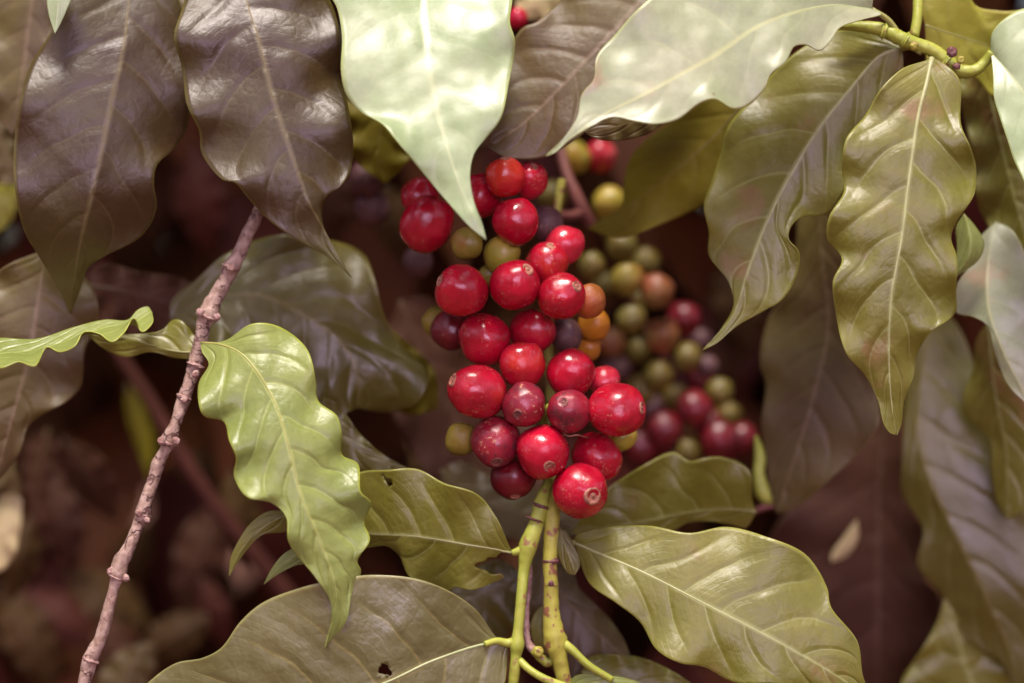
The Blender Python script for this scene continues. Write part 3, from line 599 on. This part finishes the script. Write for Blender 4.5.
_r = random.Random(11)
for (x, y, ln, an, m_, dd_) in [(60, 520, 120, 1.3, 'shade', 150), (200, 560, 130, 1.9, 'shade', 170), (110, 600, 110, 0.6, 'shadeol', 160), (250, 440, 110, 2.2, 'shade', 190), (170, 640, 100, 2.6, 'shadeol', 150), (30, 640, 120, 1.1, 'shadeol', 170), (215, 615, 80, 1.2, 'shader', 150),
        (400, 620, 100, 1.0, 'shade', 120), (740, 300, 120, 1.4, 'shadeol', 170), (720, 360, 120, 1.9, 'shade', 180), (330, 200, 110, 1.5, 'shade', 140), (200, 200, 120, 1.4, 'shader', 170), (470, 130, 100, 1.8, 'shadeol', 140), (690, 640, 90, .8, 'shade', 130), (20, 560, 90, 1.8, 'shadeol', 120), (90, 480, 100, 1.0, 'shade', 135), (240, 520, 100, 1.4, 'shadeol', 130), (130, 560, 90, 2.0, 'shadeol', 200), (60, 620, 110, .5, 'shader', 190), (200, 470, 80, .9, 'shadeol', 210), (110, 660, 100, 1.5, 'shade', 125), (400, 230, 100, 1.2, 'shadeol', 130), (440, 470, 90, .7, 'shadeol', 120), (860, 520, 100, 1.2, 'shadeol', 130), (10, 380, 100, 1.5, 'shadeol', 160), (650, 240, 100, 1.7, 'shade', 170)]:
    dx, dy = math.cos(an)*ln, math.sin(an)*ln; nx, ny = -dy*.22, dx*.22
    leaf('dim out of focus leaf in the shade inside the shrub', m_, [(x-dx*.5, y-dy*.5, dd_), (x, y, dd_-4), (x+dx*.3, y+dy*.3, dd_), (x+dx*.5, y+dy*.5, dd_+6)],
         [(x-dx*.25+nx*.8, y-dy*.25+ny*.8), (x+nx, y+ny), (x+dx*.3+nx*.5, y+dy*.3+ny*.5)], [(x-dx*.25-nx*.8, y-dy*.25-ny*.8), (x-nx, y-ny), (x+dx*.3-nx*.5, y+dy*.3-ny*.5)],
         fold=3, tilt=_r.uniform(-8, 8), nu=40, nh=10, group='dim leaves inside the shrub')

# ------------------------------------------------------------ twigs and stems
def node_ring(parent, x, y, d, r, mat, ang=0.0, name='node', h=2.2, seed=0):
    """swollen ring across a twig; ang = twig direction in the picture"""
    dx, dy = math.cos(ang), math.sin(ang)
    pts = []
    for k, (o, rr) in enumerate(((-h*1.3, .86), (-h*.6, 1.02), (0, 1.14), (h*.7, 1.0), (h*1.3, .86))):
        pts.append((x+dx*o, y+dy*o, d, r*rr))
    return tube(name, pts, mat, parent, n=12, seg=18, jit=0.28, seed=seed)

tw = empty('bare_twig', P(259, 205, 12), 'knobbly leafless pinkish brown twig running down the left side', 'twig')
TW = [(262, 196, 14, 6.5), (259, 210, 12, 6.5), (247, 236, 10, 7.5), (237, 258, 8, 8), (231, 268, 8, 9.5), (226, 280, 8, 8), (212, 304, 7, 9.5), (208, 316, 6, 11.5), (204, 324, 6, 8.5), (200, 345, 6, 8), (195, 366, 6, 9.5),
      (189, 384, 5, 7.5), (184, 398, 5, 8.5), (175, 425, 4, 7), (169, 440, 4, 10.5), (165, 450, 4, 7), (158, 464, 4, 8), (154, 479, 4, 7.5), (146, 500, 3, 8), (143, 512, 3, 9.5), (139, 523, 3, 7.5),
      (130, 545, 2, 7.5), (121, 562, 2, 10), (118, 575, 2, 10.5), (115, 584, 2, 7), (107, 615, 2, 7.5), (100, 640, 2, 7.5), (92, 655, 2, 9), (88, 668, 2, 9), (82, 690, 2, 7), (70, 730, 3, 7)]
TW = [(x, y, d, r*(0.92 if y < 350 else 0.82)) for x, y, d, r in TW]
tube('stem', TW, M_BARK, tw, n=240, seg=22, jit=0.14)
for k, (x, y, r) in enumerate([(231, 267, 10), (207, 317, 12), (196, 365, 9.5), (184, 397, 8.6), (168, 443, 10.5), (143, 514, 9), (117, 577, 10.8), (91, 660, 9)]):
    node_ring(tw, x, y, 6-k*0.6, r*0.84, M_BARKD, ang=1.95, seed=k*3.1, h=1.6)
def bump_bud(parent, x, y, d, r, mat, name='bud', squash=0.7):
    V = []; F = []
    c = P(x, y, d); R = r*MM*0.001; ns, nr = 14, 9
    for i in range(nr):
        th = math.pi*i/(nr-1)
        for k in range(ns):
            a = 2*math.pi*k/ns
            v = Vector((math.sin(th)*math.cos(a), -math.cos(th)*squash, math.sin(th)*math.sin(a)))
            rr = R*(1+0.38*noise.noise(v*1.5+Vector((x, y, 0)))+0.2*noise.noise(v*3.5+Vector((x, y, 0))))
            if i == 0: rr *= 0.72
            V.append(c+v*rr)
    for i in range(nr-1):
        for k in range(ns):
            F.append((i*ns+k, i*ns+(k+1) % ns, (i+1)*ns+(k+1) % ns, (i+1)*ns+k))
    return mesh_obj(name, V, F, mat, parent)
for (x, y, r) in [(231, 268, 4.5), (139, 513, 5), (176, 441, 5), (161, 441, 5), (184, 400, 4.2), (92, 664, 5), (196, 374, 4.5), (200, 312, 5), (217, 317, 4.5), (111, 571, 5), (126, 578, 4.5), (147, 520, 4)]:
    bump_bud(tw, x, y, 0.3 if r < 5 else 1.0, r*0.82, M_BARKD)

gt = empty('leafy_twig', P(955, 62, 5), 'yellow-green twig with purple buds carrying the hanging leaves at top right', 'twig')
tube('stem', [(824, 27, 10, 3), (838, 26, 9, 4.2), (865, 27, 7, 6), (882, 30, 6, 7), (900, 38, 5, 7.5), (915, 44, 5, 7), (932, 50, 5, 7), (948, 62, 5, 7.5), (960, 71, 5, 7), (975, 70, 4, 6), (985, 62, 4, 5), (992, 52, 3, 4.5)], M_STEM, gt, n=90, seg=18, jit=0.12)
tube('branchlet', [(914, 36, 6, 5), (917, 20, 7, 5), (918, 0, 9, 5), (920, -40, 12, 5)], M_STEM, gt, n=30, seg=14, jit=.05)
for x, y, r in [(914, 46, 4.2), (952, 52, 5.6), (961, 60, 4.2), (957, 66, 4), (823, 27, 3.6)]:
    bump_bud(gt, x, y, 0.5, r, M_SCAR if r != 4.2 else M_STEMB)
for x, y, r, a in [(884, 31, 7.8, .3), (905, 40, 8.2, .5), (946, 61, 8.3, .6)]:
    node_ring(gt, x, y, 5, r, M_STEM, ang=a, h=2)

ls = empty('leafy_branch', P(517, 648, 2), 'left yellow-green stem at bottom centre holding the two glossy left leaves', 'stem')
tube('stem', [(512, 730, 4, 5.2), (513, 690, 3, 5.2), (515, 668, 2, 5.4), (516, 655, 2, 5.4), (517, 646, 2, 7.4), (518, 634, 2, 5.6), (521, 600, 2, 5.4), (524, 570, 3, 5.8), (526, 556, 3, 7.6), (528, 546, 3, 9.5), (533, 533, 3, 8.2), (539, 515, 5, 7.8), (541, 506, 6, 8.6), (544, 495, 8, 6.6), (549, 482, 12, 6)], M_STEM, ls, n=120, seg=18, jit=0.06)
tube('petiole', [(518, 641, 2, 6), (508, 643, 2, 4.5), (497, 641, 1, 3.6), (485, 644, -1, 3)], M_STEM, ls, n=24, seg=12)
tube('petiole', [(526, 548, 3, 6), (519, 551, 3, 4.5), (512, 553, 3, 3)], M_STEM, ls, n=16, seg=12)
node_ring(ls, 541, 506, 5, 8, M_SCAR, ang=1.9, h=1.4); node_ring(ls, 534, 519, 3.5, 8.6, M_SCAR, ang=1.9, h=0.9, seed=4)
tube('petiole', [(519, 660, 2, 4), (530, 670, 0, 3.8), (545, 679, -1, 4), (575, 690, -1, 4)], M_STEM, ls, n=24, seg=12)

fs = empty('fruiting_branch', P(551, 588, 4), 'thicker yellow-brown stem with dark node rings that carries the ripe cherries', 'stem')
tube('stem', [(575, 740, 6, 8), (566, 692, 5, 8), (560, 660, 4, 8), (555, 640, 4, 12), (552, 620, 4, 9), (551, 588, 4, 7.5), (550, 565, 4, 7.5), (551, 545, 4, 7.5), (552, 520, 5, 8), (554, 503, 7, 7), (555, 480, 14, 6), (552, 440, 20, 5.5), (550, 380, 26, 5), (548, 320, 28, 5), (552, 250, 32, 4.5), (562, 180, 38, 4.5)], M_STEMB, fs, n=200, seg=18, jit=0.12)
node_ring(fs, 551, 561, 4, 7.9, M_SCAR, ang=1.57, h=2.6, seed=2); node_ring(fs, 552, 524, 5, 7.4, M_SCAR, ang=1.57, h=0.7, seed=5); node_ring(fs, 551, 585, 4, 7.0, M_SCAR, ang=1.57, h=0.5, seed=7)
bump_bud(fs, 551, 584, -2.5, 3, M_SCAR)
tube('petiole', [(560, 642, 4, 6), (570, 648, 3, 4.5), (587, 664, 3, 3.8), (612, 680, 4, 3.5)], M_STEM, fs, n=24, seg=12)
dw = empty('dead_leaf_stalk', P(527, 600, 9), 'thin withered brown stalk hanging between the two stems with a cut pale end', 'stalk')
tube('stalk', [(529, 565, 8, 4.5), (527, 600, 8, 3.5), (526, 625, 7, 3.5), (529, 645, 6, 4), (537, 652, 5, 5)], M_BARKD, dw, n=40, seg=12, jit=.25)
bump_bud(dw, 538, 652, 3.2, 6, M_STEMB, name='cut_end')
tube('side_shoot', [(537, 655, 6, 4), (548, 662, 6, 5), (558, 655, 6, 3)], M_STEM, dw, n=16, seg=10, jit=.2)
rs = empty('fruit_stalk', P(575, 190, 60), 'reddish blurred fruit stalk between the background green cherries', 'stalk')
tube('stem', [(555, 120, 70, 6), (567, 174, 62, 6), (575, 192, 60, 6.5), (583, 210, 60, 7), (592, 226, 62, 6)], M_REDST, rs, n=30, seg=12)
tube('side_stalk', [(583, 212, 60, 5), (570, 216, 56, 5), (556, 214, 52, 4)], M_REDST, rs, n=14, seg=10)
yp = empty('leaf_shoot', P(760, 480, 36), 'bright yellow-green curled shoot between the blurred brown leaf and the lower right leaf', 'shoot')
tube('stem', [(756, 436, 52, 2), (760, 455, 51, 6.0), (759, 475, 50, 6.5), (763, 492, 50, 9), (770, 499, 50, 7), (777, 490, 52, 3)], M_STEM, yp, n=40, seg=14, jit=.1)
tube('scale', [(750, 514, 48, 2), (762, 508, 48, 4), (776, 506, 48, 2)], M_REDST, yp, n=14, seg=10)
bs = empty('shaded_branch', P(215, 500, 120), 'blurred dark reddish stem in the shade right of the brown twig', 'stem')
tube('stem', [(60, 240, 118, 7), (110, 340, 119, 7.5), (150, 400, 120, 8), (180, 453, 120, 9), (215, 505, 122, 10), (259, 560, 125, 11), (320, 640, 130, 12), (400, 780, 140, 14)], M_REDSD, bs, n=40, seg=14)

# ------------------------------------------------------------ cherries
def sphere_dir(dx, dy, back=False):
    q = dx*dx+dy*dy
    if q > 0.97:
        k = math.sqrt(0.97/q); dx *= k; dy *= k; q = 0.97
    z = math.sqrt(1-q)
    return Vector((dx, (z if back else -z), -dy)).normalized()

def make_cherry(label, cx, cy, d, r, mat, cal=None, el=1.08, group='ripe cherries of the front cluster', seed=0, calmat=None, low=False, calsize=1.0):
    """r in px at its own place in the picture, cal = calyx offset from the centre in radii (x right, y down)"""
    R = r*(D+d*0.001)/FP
    if cal is None: cal = (random.uniform(-.6, .6), 1.0); back = True
    else: back = False
    ax = sphere_dir(*cal, back=back)
    q = Vector((0, 0, 1)).rotation_difference(ax)
    rot = q.to_matrix().to_4x4()
    c = P(cx, cy, d)
    e = empty('coffee_cherry', c, label, 'coffee cherry', group)
    e.rotation_euler = q.to_euler()
    ns, nr = (28, 20) if low else (56, 40)
    V = []; F = []
    for i in range(nr+1):
        th = math.pi*i/nr
        for k in range(ns):
            a = 2*math.pi*k/ns
            v = Vector((math.sin(th)*math.cos(a), math.sin(th)*math.sin(a), -math.cos(th)))
            rr = R*(1+0.10*noise.noise(v*1.1+Vector((seed*3.3, 0, 0)))+0.012*noise.noise(v*3.5+Vector((seed, 5, 0))))
            p = Vector((v.x*rr*(1+0.02*math.cos(2*a)), v.y*rr*(1-0.02*math.cos(2*a)), v.z*rr*el))
            rho = math.hypot(v.x, v.y)
            if v.z > 0: p.z -= R*(0.09*math.exp(-(rho/0.17)**2))-R*0.02*math.exp(-((rho-0.24)/0.06)**2)
            else: p.z += R*0.10*math.exp(-(rho/0.2)**2)
            V.append(p)
    for i in range(nr):
        for k in range(ns):
            F.append((i*ns+k, i*ns+(k+1) % ns, (i+1)*ns+(k+1) % ns, (i+1)*ns+k))
    o = mesh_obj('skin', V, F, CM[mat], e, origin=Vector((0, 0, 0)))
    # calyx: low ring round a small navel
    V = []; F = []; s2 = 22; cs = calsize
    cs *= 1.2
    kp = 1+0.10*noise.noise(Vector((seed*3.3, 0, 1.1)))+0.012*noise.noise(Vector((seed, 5, 3.5)))
    prof = [(0.0, 0.965), (0.035, 0.978), (0.055, 0.955), (0.10, 0.945), (0.135, 0.968), (0.165, 0.988), (0.195, 0.98), (0.225, 0.955), (0.235, 0.90)]
    for pr, pz in prof:
        for k in range(s2):
            a = 2*math.pi*k/s2
            j = 1+0.10*noise.noise(Vector((math.cos(a)*1.5+seed, math.sin(a)*1.5, pr*6)))
            V.append(Vector((math.cos(a)*pr*R*j*cs, math.sin(a)*pr*R*j*cs, R*(pz*el*kp+0.012*noise.noise(Vector((math.cos(a)*2, math.sin(a)*2, seed+3)))+(el-1)*0.0))))
    for i in range(len(prof)-1):
        for k in range(s2):
            F.append((i*s2+k, i*s2+(k+1) % s2, (i+1)*s2+(k+1) % s2, (i+1)*s2+k))
    mesh_obj('calyx', V, F, calmat or M_CALYX, e, origin=Vector((0, 0, 0)))
    return e

# (label, x, y, r, material, calyx offset, elongation), from the nearest to the farthest
FRONT = [
 ('lowest cherry of the front cluster, bright red, round tan calyx, right beside the stem top', 581, 491, 27.5, 'red', (.40, .12), 1.04),
 ('bright red cherry just up left of the lowest cherry, ringed calyx facing out', 543, 452, 26.5, 'red', (.24, .52), 1.08),
 ('purplish red cherry with the darkest round calyx, in the middle above the two lowest cherries', 524, 405, 22, 'purple', (-.28, .45), 1.02),
 ('small dark blotched cherry with a black calyx at its upper left beside the green stub', 569, 411, 21.5, 'purple', (-.30, -.42), 1.12),
 ('leftmost ripe cherry of the lower cluster, tilted, a faint ring at its left end', 477, 391, 27, 'redb', (-.80, -.38), 1.12),
 ('large shiny cherry farthest right in the front cluster', 616, 410, 26.5, 'redb', (.93, -.1), 1.12),
 ('plain red cherry directly above the purplish one with the dark calyx', 522, 365, 23, 'redb', None, 1.08),
 ('plain red cherry above the small dark blotched cherry and right of the centre', 571, 373, 23.5, 'red', None, 1.08),
 ('red cherry with a dried ring at its upper right, under a yellow-green one', 515, 285, 25.5, 'red', (.45, -.55), 1.08),
 ('red cherry at the left rim of the cluster, scuffed ring on its left', 461, 290, 25.5, 'redb', (-.75, -.35), 1.08),
 ('red cherry with a brown ring at its right shoulder, next to the orange cherry', 561, 296, 23, 'redb', (.65, -.42), 1.08),
 ('dark wrinkled cherry with a low calyx, at the lower left of the cluster', 496, 442, 24.5, 'purple', (.02, .72), 1.08),
 ('oval red cherry partly behind the lowest cherry on its right', 596, 457, 24, 'redb', (.85, .5), 1.12),
 ('wide red cherry in the left of the middle row above the leftmost lower cherry', 485, 339, 25.5, 'red', None, 1.05),
 ('red cherry right of the wide one in the middle row', 533, 332, 23, 'redb', None, 1.06),
 ('shiny red cherry with a broad white highlight below the two topmost cherries', 516, 221, 24, 'red', None, 1.03),
 ('red cherry with patchy white reflection wedged between the ringed ones, over the drying purple cherry', 547, 263, 21.5, 'redb', (.2, -.8), 1.0),
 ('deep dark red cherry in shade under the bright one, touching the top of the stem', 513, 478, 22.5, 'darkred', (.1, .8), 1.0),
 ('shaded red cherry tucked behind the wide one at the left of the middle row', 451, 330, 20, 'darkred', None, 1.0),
 ('biggest slightly blurred red cherry at the upper left, left of the pale tip', 427, 224, 26.5, 'red', None, 1.1),
 ('orange-red topmost cherry just under the mauve leaf', 505, 177, 20, 'orangered', (0, -.9), 1.0),
 ('red cherry half hidden behind the right side of the pale leaf tip', 480, 196, 21, 'red', None, 1.06),
 ('blurred pinkish red cherry right of the drying dark one in the upper cluster', 564, 246, 19.5, 'pinkred', None, 1.1),
 ('pinkish topmost cherry with a small round ring at its top, right of the orange-red one', 530, 180, 18, 'pinkred', (.2, -.6), 1.15),
 ('red cherry cap showing behind the top of the biggest upper left cherry', 420, 196, 20, 'red', None, 1.0),
 ('olive unripe cherry under the tip of the pale leaf', 467, 244, 16.5, 'olive', None, 1.0),
 ('yellow-green unripe cherry with a white highlight right under the pale leaf tip', 502, 254, 18.5, 'yg', None, 1.1),
 ('drying dark purple cherry behind the shiny one near the top of the cluster', 546, 224, 17.5, 'dull', None, 1.1),
 ('grey-purple wrinkled cherry between the middle row and the orange cherry', 566, 335, 16, 'dull', None, 1.08),
 ('pink-red cherry mostly hidden behind the large shiny right one', 604, 381, 16, 'pinkred', None, 1.0),
 ('orange unripe cherry at the right rim, higher of the two orange ones', 589, 301, 17, 'orange', None, 1.05),
 ('bright yellow-orange cherry under the orange one at the right rim of the cluster', 594, 324, 16, 'yellow', None, 1.05),
 ('small dull yellow cherry peeking above the plain red cherry right of centre', 588, 348, 13, 'yellow', None, 1.0),
 ('olive green blurred cherry at the lower left of the cluster behind the dark red ones', 462, 439, 17, 'olive', None, 1.0),
 ('sliver of a green cherry below the large shiny right one', 622, 436, 15, 'yg', None, 1.0),
 ('small olive cherry in the gap under the yellow-green one', 489, 275, 11, 'olive', None, 1.0),
 ('dim olive cherry behind the left side of the shaded middle row cherry', 436, 322, 15, 'olive', None, 1.0),
]
placed = []
for i, (lab, x, y, r, m, cal, el) in enumerate(FRONT):
    base = {0: 0, 1: 0, 2: -1, 3: -1}.get(i, 0.0)
    if y < 260: base = 6
    if i in (19, 24): base = 10
    Rm = r*MM
    d = base
    for (x2, y2, d2, R2) in placed:
        dist = math.hypot(x-x2, y-y2)*MM
        s = (Rm+R2)*0.97
        if dist < s: d = max(d, d2+math.sqrt(s*s-dist*dist))
    d = min(d, 62)
    placed.append((x, y, d, Rm))
    k = (D+d*0.001)/D
    make_cherry(lab, x, y, d, r, m, cal, el, seed=i+1, group='cherries of the front cluster',
                calmat=M_CALYXD if m in ('purple', 'dull') else None, calsize=1.25 if i == 0 else 1.0)
print('front depths', [round(p[2]) for p in placed])
# stub and thread between the cherries
st = empty('cherry_stalk', P(550, 412, 4), 'short green stalk stub between the two dark calyx cherries in the centre', 'stalk')
tube('stub', [(541, 424, 8, 3.4), (545, 414, 3, 3.6), (549, 409, 0, 4.4), (553, 405, -1, 4.0)], M_STEM, st, n=16, seg=10, jit=.25)
th = empty('dry_thread', P(566, 434, 0), 'thin dry brown thread lying over the gap below the small dark cherry', 'thread')
tube('fibre', [(560, 430, -1, .6), (568, 436, -3, .6), (577, 435, -2, .8), (588, 438, 2, .6)], M_CALYX, th, n=20, seg=6)

BACK = [
 ('yellow-green blurred cherry right below the thin tip of the wide pale leaf', 574, 157, 16, 'yg'),
 ('red blurred cherry beside the yellow-green one under the wide pale leaf', 600, 156, 16, 'pinkred'),
 ('blurred yellow-green cherry touching the shaded yellow-olive leaf', 609, 203, 17, 'yg'),
 ('dim green cherry below the shaded yellow-olive leaf', 622, 246, 16, 'green'),
 ('blurred olive cherry upper left of the brown-orange pair in the background', 627, 279, 17, 'olive'),
 ('blurred brown-orange cherry, the upper one right of the olive cherry', 657, 291, 17, 'browny'),
 ('dim green cherry under the blurred olive one', 631, 319, 15, 'green'),
 ('blurred brown-orange cherry lower of the background pair, beside the crimson one', 662, 336, 18, 'browny'),
 ('blurred crimson cherry at the right of the background bunch', 684, 319, 17, 'darkred'),
 ('dark green blurred cherry under the brown-orange pair', 658, 375, 15, 'green'),
 ('dull green blurred cherry right of the large shiny front cherry', 641, 390, 15, 'green'),
 ('dull olive blurred cherry below the crimson background one', 687, 357, 14, 'green'),
 ('dusky mauve small cherry far right in the background bunch', 707, 366, 11, 'dull'),
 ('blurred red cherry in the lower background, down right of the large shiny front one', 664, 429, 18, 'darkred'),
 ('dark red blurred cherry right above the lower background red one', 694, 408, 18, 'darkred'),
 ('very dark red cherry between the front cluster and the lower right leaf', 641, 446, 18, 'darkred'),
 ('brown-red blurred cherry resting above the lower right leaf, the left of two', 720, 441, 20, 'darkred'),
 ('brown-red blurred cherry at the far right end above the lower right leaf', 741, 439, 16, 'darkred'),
 ('small dim green cherry just above the rounded top of the rear lower right leaf', 687, 451, 13, 'green'),
 ('dark brown-green cherry in deep shade below the mauve small one', 719, 392, 14, 'green'),
 ('dim olive cherry in the shade right of the pinkish red upper cherry', 592, 266, 14, 'green'),
 ('dim green cherry above the reddish fruit stalk', 552, 196, 15, 'green'),
 ('red blurred cherry at the top edge between the pale leaf and the mauve leaf', 517, 18, 11, 'red'),
 ('shrivelled dark mauve cherry hanging right of the second dark leaf, the upper one', 368, 178, 18, 'dull'),
 ('shrivelled dark mauve cherry hanging right of the second dark leaf, the lower one', 372, 208, 17, 'dull'),
 ('shaded mauve cherry half lost in the dark below the biggest upper left cherry', 418, 262, 15, 'dull'),
]
for x, y, r, m in [(645, 262, 14, 'green'), (640, 300, 14, 'green'), (612, 343, 14, 'browny'), (618, 368, 14, 'dull'), (676, 397, 14, 'green'), (652, 408, 13, 'dull'), (709, 424, 15, 'darkred'), (728, 415, 13, 'green'), (640, 350, 13, 'green'), (700, 340, 12, 'dull'), (610, 228, 13, 'green'), (700, 380, 13, 'darkred'), (672, 445, 15, 'darkred'), (605, 285, 12, 'green')]:
    BACK.append(('dim unripe cherry sunk in the shade inside the background bunch', x, y, r, m))
bp_ = []
for i, (lab, x, y, r, m) in enumerate(BACK):
    d = 78 if y < 330 else 86
    if i == 22: d = 55
    if 23 <= i <= 25: d = 48
    if i > 25: d = 104
    Rm = r*MM*(1+d/650)
    for (x2, y2, d2, R2) in bp_:
        dist = math.hypot(x-x2, y-y2)*MM*(1+d/650); s = (Rm+R2)*0.97
        if dist < s: d = max(d, d2+math.sqrt(s*s-dist*dist))
    d = min(d, 142)
    bp_.append((x, y, d, Rm))
    make_cherry(lab, x, y, d, r, m, None, 1.05, seed=100+i, group='blurred cherries in the background', low=True)
rb = empty('fruiting_branch', P(660, 350, 100), 'dim red-brown branch inside the background bunch of cherries', 'branch')
tube('stem', [(592, 226, 75, 4), (625, 290, 98, 5), (655, 345, 100, 5), (690, 400, 104, 5), (730, 470, 108, 5)], M_REDSD, rb, n=40, seg=12)

# ------------------------------------------------------------ shaded interior of the shrub (uncountable)
def foliage(name, count, box, size, mats, seed, label, clear=None):
    rnd = random.Random(seed)
    V = []; F = []; mi = []
    (x0, x1), (y0, y1), (z0, z1) = box
    for _ in range(count):
        c = Vector((rnd.uniform(x0, x1), rnd.uniform(y0, y1), rnd.uniform(z0, z1)))
        if clear and clear(c): continue
        Ln = rnd.uniform(*size); Wd = Ln*rnd.uniform(.3, .42)
        dirv = Vector((rnd.gauss(0, .6), rnd.gauss(0, .5), -1+rnd.gauss(0, .4))).normalized()
        side = dirv.cross(Vector((rnd.gauss(0, .5), -1, rnd.gauss(0, .5)))).normalized()
        nrm = side.cross(dirv).normalized()
        ph = rnd.uniform(0, 6); k = rnd.randrange(len(mats))
        b0 = len(V); nu, nv = 9, 4
        for i in range(nu+1):
            u = i/nu
            w = Wd*0.5*math.sin(math.pi*min(1, u**0.8*1.0))*(1.05-0.25*u)
            for j in range(nv+1):
                s = j/nv*2-1
                V.append(c+dirv*((u-.5)*Ln)+side*(s*w)+nrm*(abs(s)*w*0.3-0.25*Ln*(u-.3)**2+0.03*Ln*math.sin(9*u+ph)*abs(s)))
        for i in range(nu):
            for j in range(nv):
                F.append((b0+i*(nv+1)+j, b0+i*(nv+1)+j+1, b0+(i+1)*(nv+1)+j+1, b0+(i+1)*(nv+1)+j)); mi.append(k)
    o = mesh_obj(name, V, F, mats[0])
    for m in mats[1:]: o.data.materials.append(m)
    for p, k in zip(o.data.polygons, mi): p.material_index = k
    return tag(o, label, 'foliage', kind='stuff')
def sm(nm, A, B):
    return plain_mat(nm, A, B, scale=40, rough=0.6, spec=0.12, bump=0.2)
S1 = sm('shaded_foliage_brown', (0.072, 0.023, 0.008), (0.088, 0.032, 0.010))  # these dark tones hold the shade inside the shrub in their base colour
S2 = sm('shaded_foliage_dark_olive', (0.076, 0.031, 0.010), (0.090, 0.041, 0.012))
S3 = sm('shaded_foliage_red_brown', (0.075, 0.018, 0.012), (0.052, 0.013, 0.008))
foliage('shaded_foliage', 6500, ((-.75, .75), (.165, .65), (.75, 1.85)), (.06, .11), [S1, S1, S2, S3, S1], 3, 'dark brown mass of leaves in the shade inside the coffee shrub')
foliage('added_shade_canopy', 1700, ((-.6, .6), (.03, .5), (1.47, 1.9)), (.07, .12), [S1, S2], 5, 'added leaves above the frame that shade the inside of the shrub')  # unseen leaf mass added above the frame to darken the shrub inside
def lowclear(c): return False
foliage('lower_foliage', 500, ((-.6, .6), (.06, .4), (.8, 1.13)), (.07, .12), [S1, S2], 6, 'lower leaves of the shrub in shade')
sh = empty('coffee_shrub', Vector((0.05, .5, 0)), 'brown trunk of the coffee shrub hidden in its foliage', 'trunk')
V, F = tube_geo([Vector((0.05+.02*math.sin(i), .5, i*.2)) for i in range(10)], [.03-.0015*i for i in range(10)], 14)
mesh_obj('stem', V, F, M_BARK, sh)

# ground, far bushes and sky
gm = plain_mat('red_brown_soil', (0.10, 0.045, 0.028), (0.16, 0.08, 0.05), scale=6, rough=0.9, spec=0.1, bump=0.6, dist=.01)
s = 400
g = mesh_obj('ground', [Vector((-s, -s, 0)), Vector((s, -s, 0)), Vector((s, s, 0)), Vector((-s, s, 0))], [(0, 1, 2, 3)], gm)
g['kind'] = 'structure'

# ------------------------------------------------------------ light
SUN_EL, SUN_AZ = math.radians(68), math.radians(188)   # azimuth clockwise from +Y: behind the camera
w = bpy.data.worlds.new('World'); sc.world = w; w.use_nodes = True
nt = w.node_tree; nt.nodes.clear(); n = nt.nodes; l = nt.links
sky = N(n, 'ShaderNodeTexSky'); sky.sky_type = 'NISHITA'; sky.sun_disc = False
sky.sun_elevation = SUN_EL; sky.sun_rotation = SUN_AZ; sky.air_density = 1.0; sky.dust_density = 3.0
tc = N(n, 'ShaderNodeTexCoord')
cn = N(n, 'ShaderNodeTexNoise'); cn.inputs['Scale'].default_value = 2.2; cn.inputs['Detail'].default_value = 5
l.new(tc.outputs['Generated'], cn.inputs['Vector'])
cf = sstep(nt, cn.outputs[0], 0.52, 0.64)
dotn = N(n, 'ShaderNodeVectorMath'); dotn.operation = 'DOT_PRODUCT'
nrm = N(n, 'ShaderNodeVectorMath'); nrm.operation = 'NORMALIZE'; l.new(tc.outputs['Generated'], nrm.inputs[0]); l.new(nrm.outputs[0], dotn.inputs[0])
dotn.inputs[1].default_value = Vector((0.12, -1.0, 0.10)).normalized()
added_bank = mth(nt, 'MULTIPLY', sstep(nt, dotn.outputs['Value'], 0.93, 0.98), sstep(nt, cn.outputs[0], 0.30, 0.5))  # bright sky patch added behind the camera for cherry highlights and leaf sheen
col = mixc(nt, cf, sky.outputs[0], (21.0, 19.0, 28.0))
col = mixc(nt, added_bank, col, (70.0, 60.0, 94.0))
col = mixc(nt, 1.0, col, (1.0, 0.88, 0.82), 'MULTIPLY')
bg = N(n, 'ShaderNodeBackground'); bg.inputs[1].default_value = 0.07; l.new(col, bg.inputs[0])
wo = N(n, 'ShaderNodeOutputWorld'); l.new(bg.outputs[0], wo.inputs[0])
sd = bpy.data.lights.new('sun', 'SUN'); sd.energy = 3.7; sd.angle = math.radians(20); sd.color = (1.0, 0.91, 0.84)
so = bpy.data.objects.new('sun', sd); C.objects.link(so)
sv = Vector((math.sin(SUN_AZ)*math.cos(SUN_EL), math.cos(SUN_AZ)*math.cos(SUN_EL), math.sin(SUN_EL)))
so.rotation_euler = (-sv).to_track_quat('-Z', 'Y').to_euler(); so.location = (0, -3, 5)

# ------------------------------------------------------------ camera
cd = bpy.data.cameras.new('camera'); cd.lens = LENS; cd.sensor_width = 36; cd.clip_start = 0.02; cd.clip_end = 1500
cd.dof.use_dof = True; cd.dof.focus_distance = D-0.004; cd.dof.aperture_fstop = 3.6; cd.dof.aperture_blades = 0
co = bpy.data.objects.new('camera', cd); C.objects.link(co); co.location = (0, -D, CZ); co.rotation_euler = (math.pi/2, 0, 0)
sc.camera = co
sc.render.resolution_x = W; sc.render.resolution_y = H
vs = sc.view_settings; vs.view_transform = 'Standard'; vs.look = 'None'; vs.gamma = 1; vs.exposure = 0.6; vs.use_curve_mapping = False
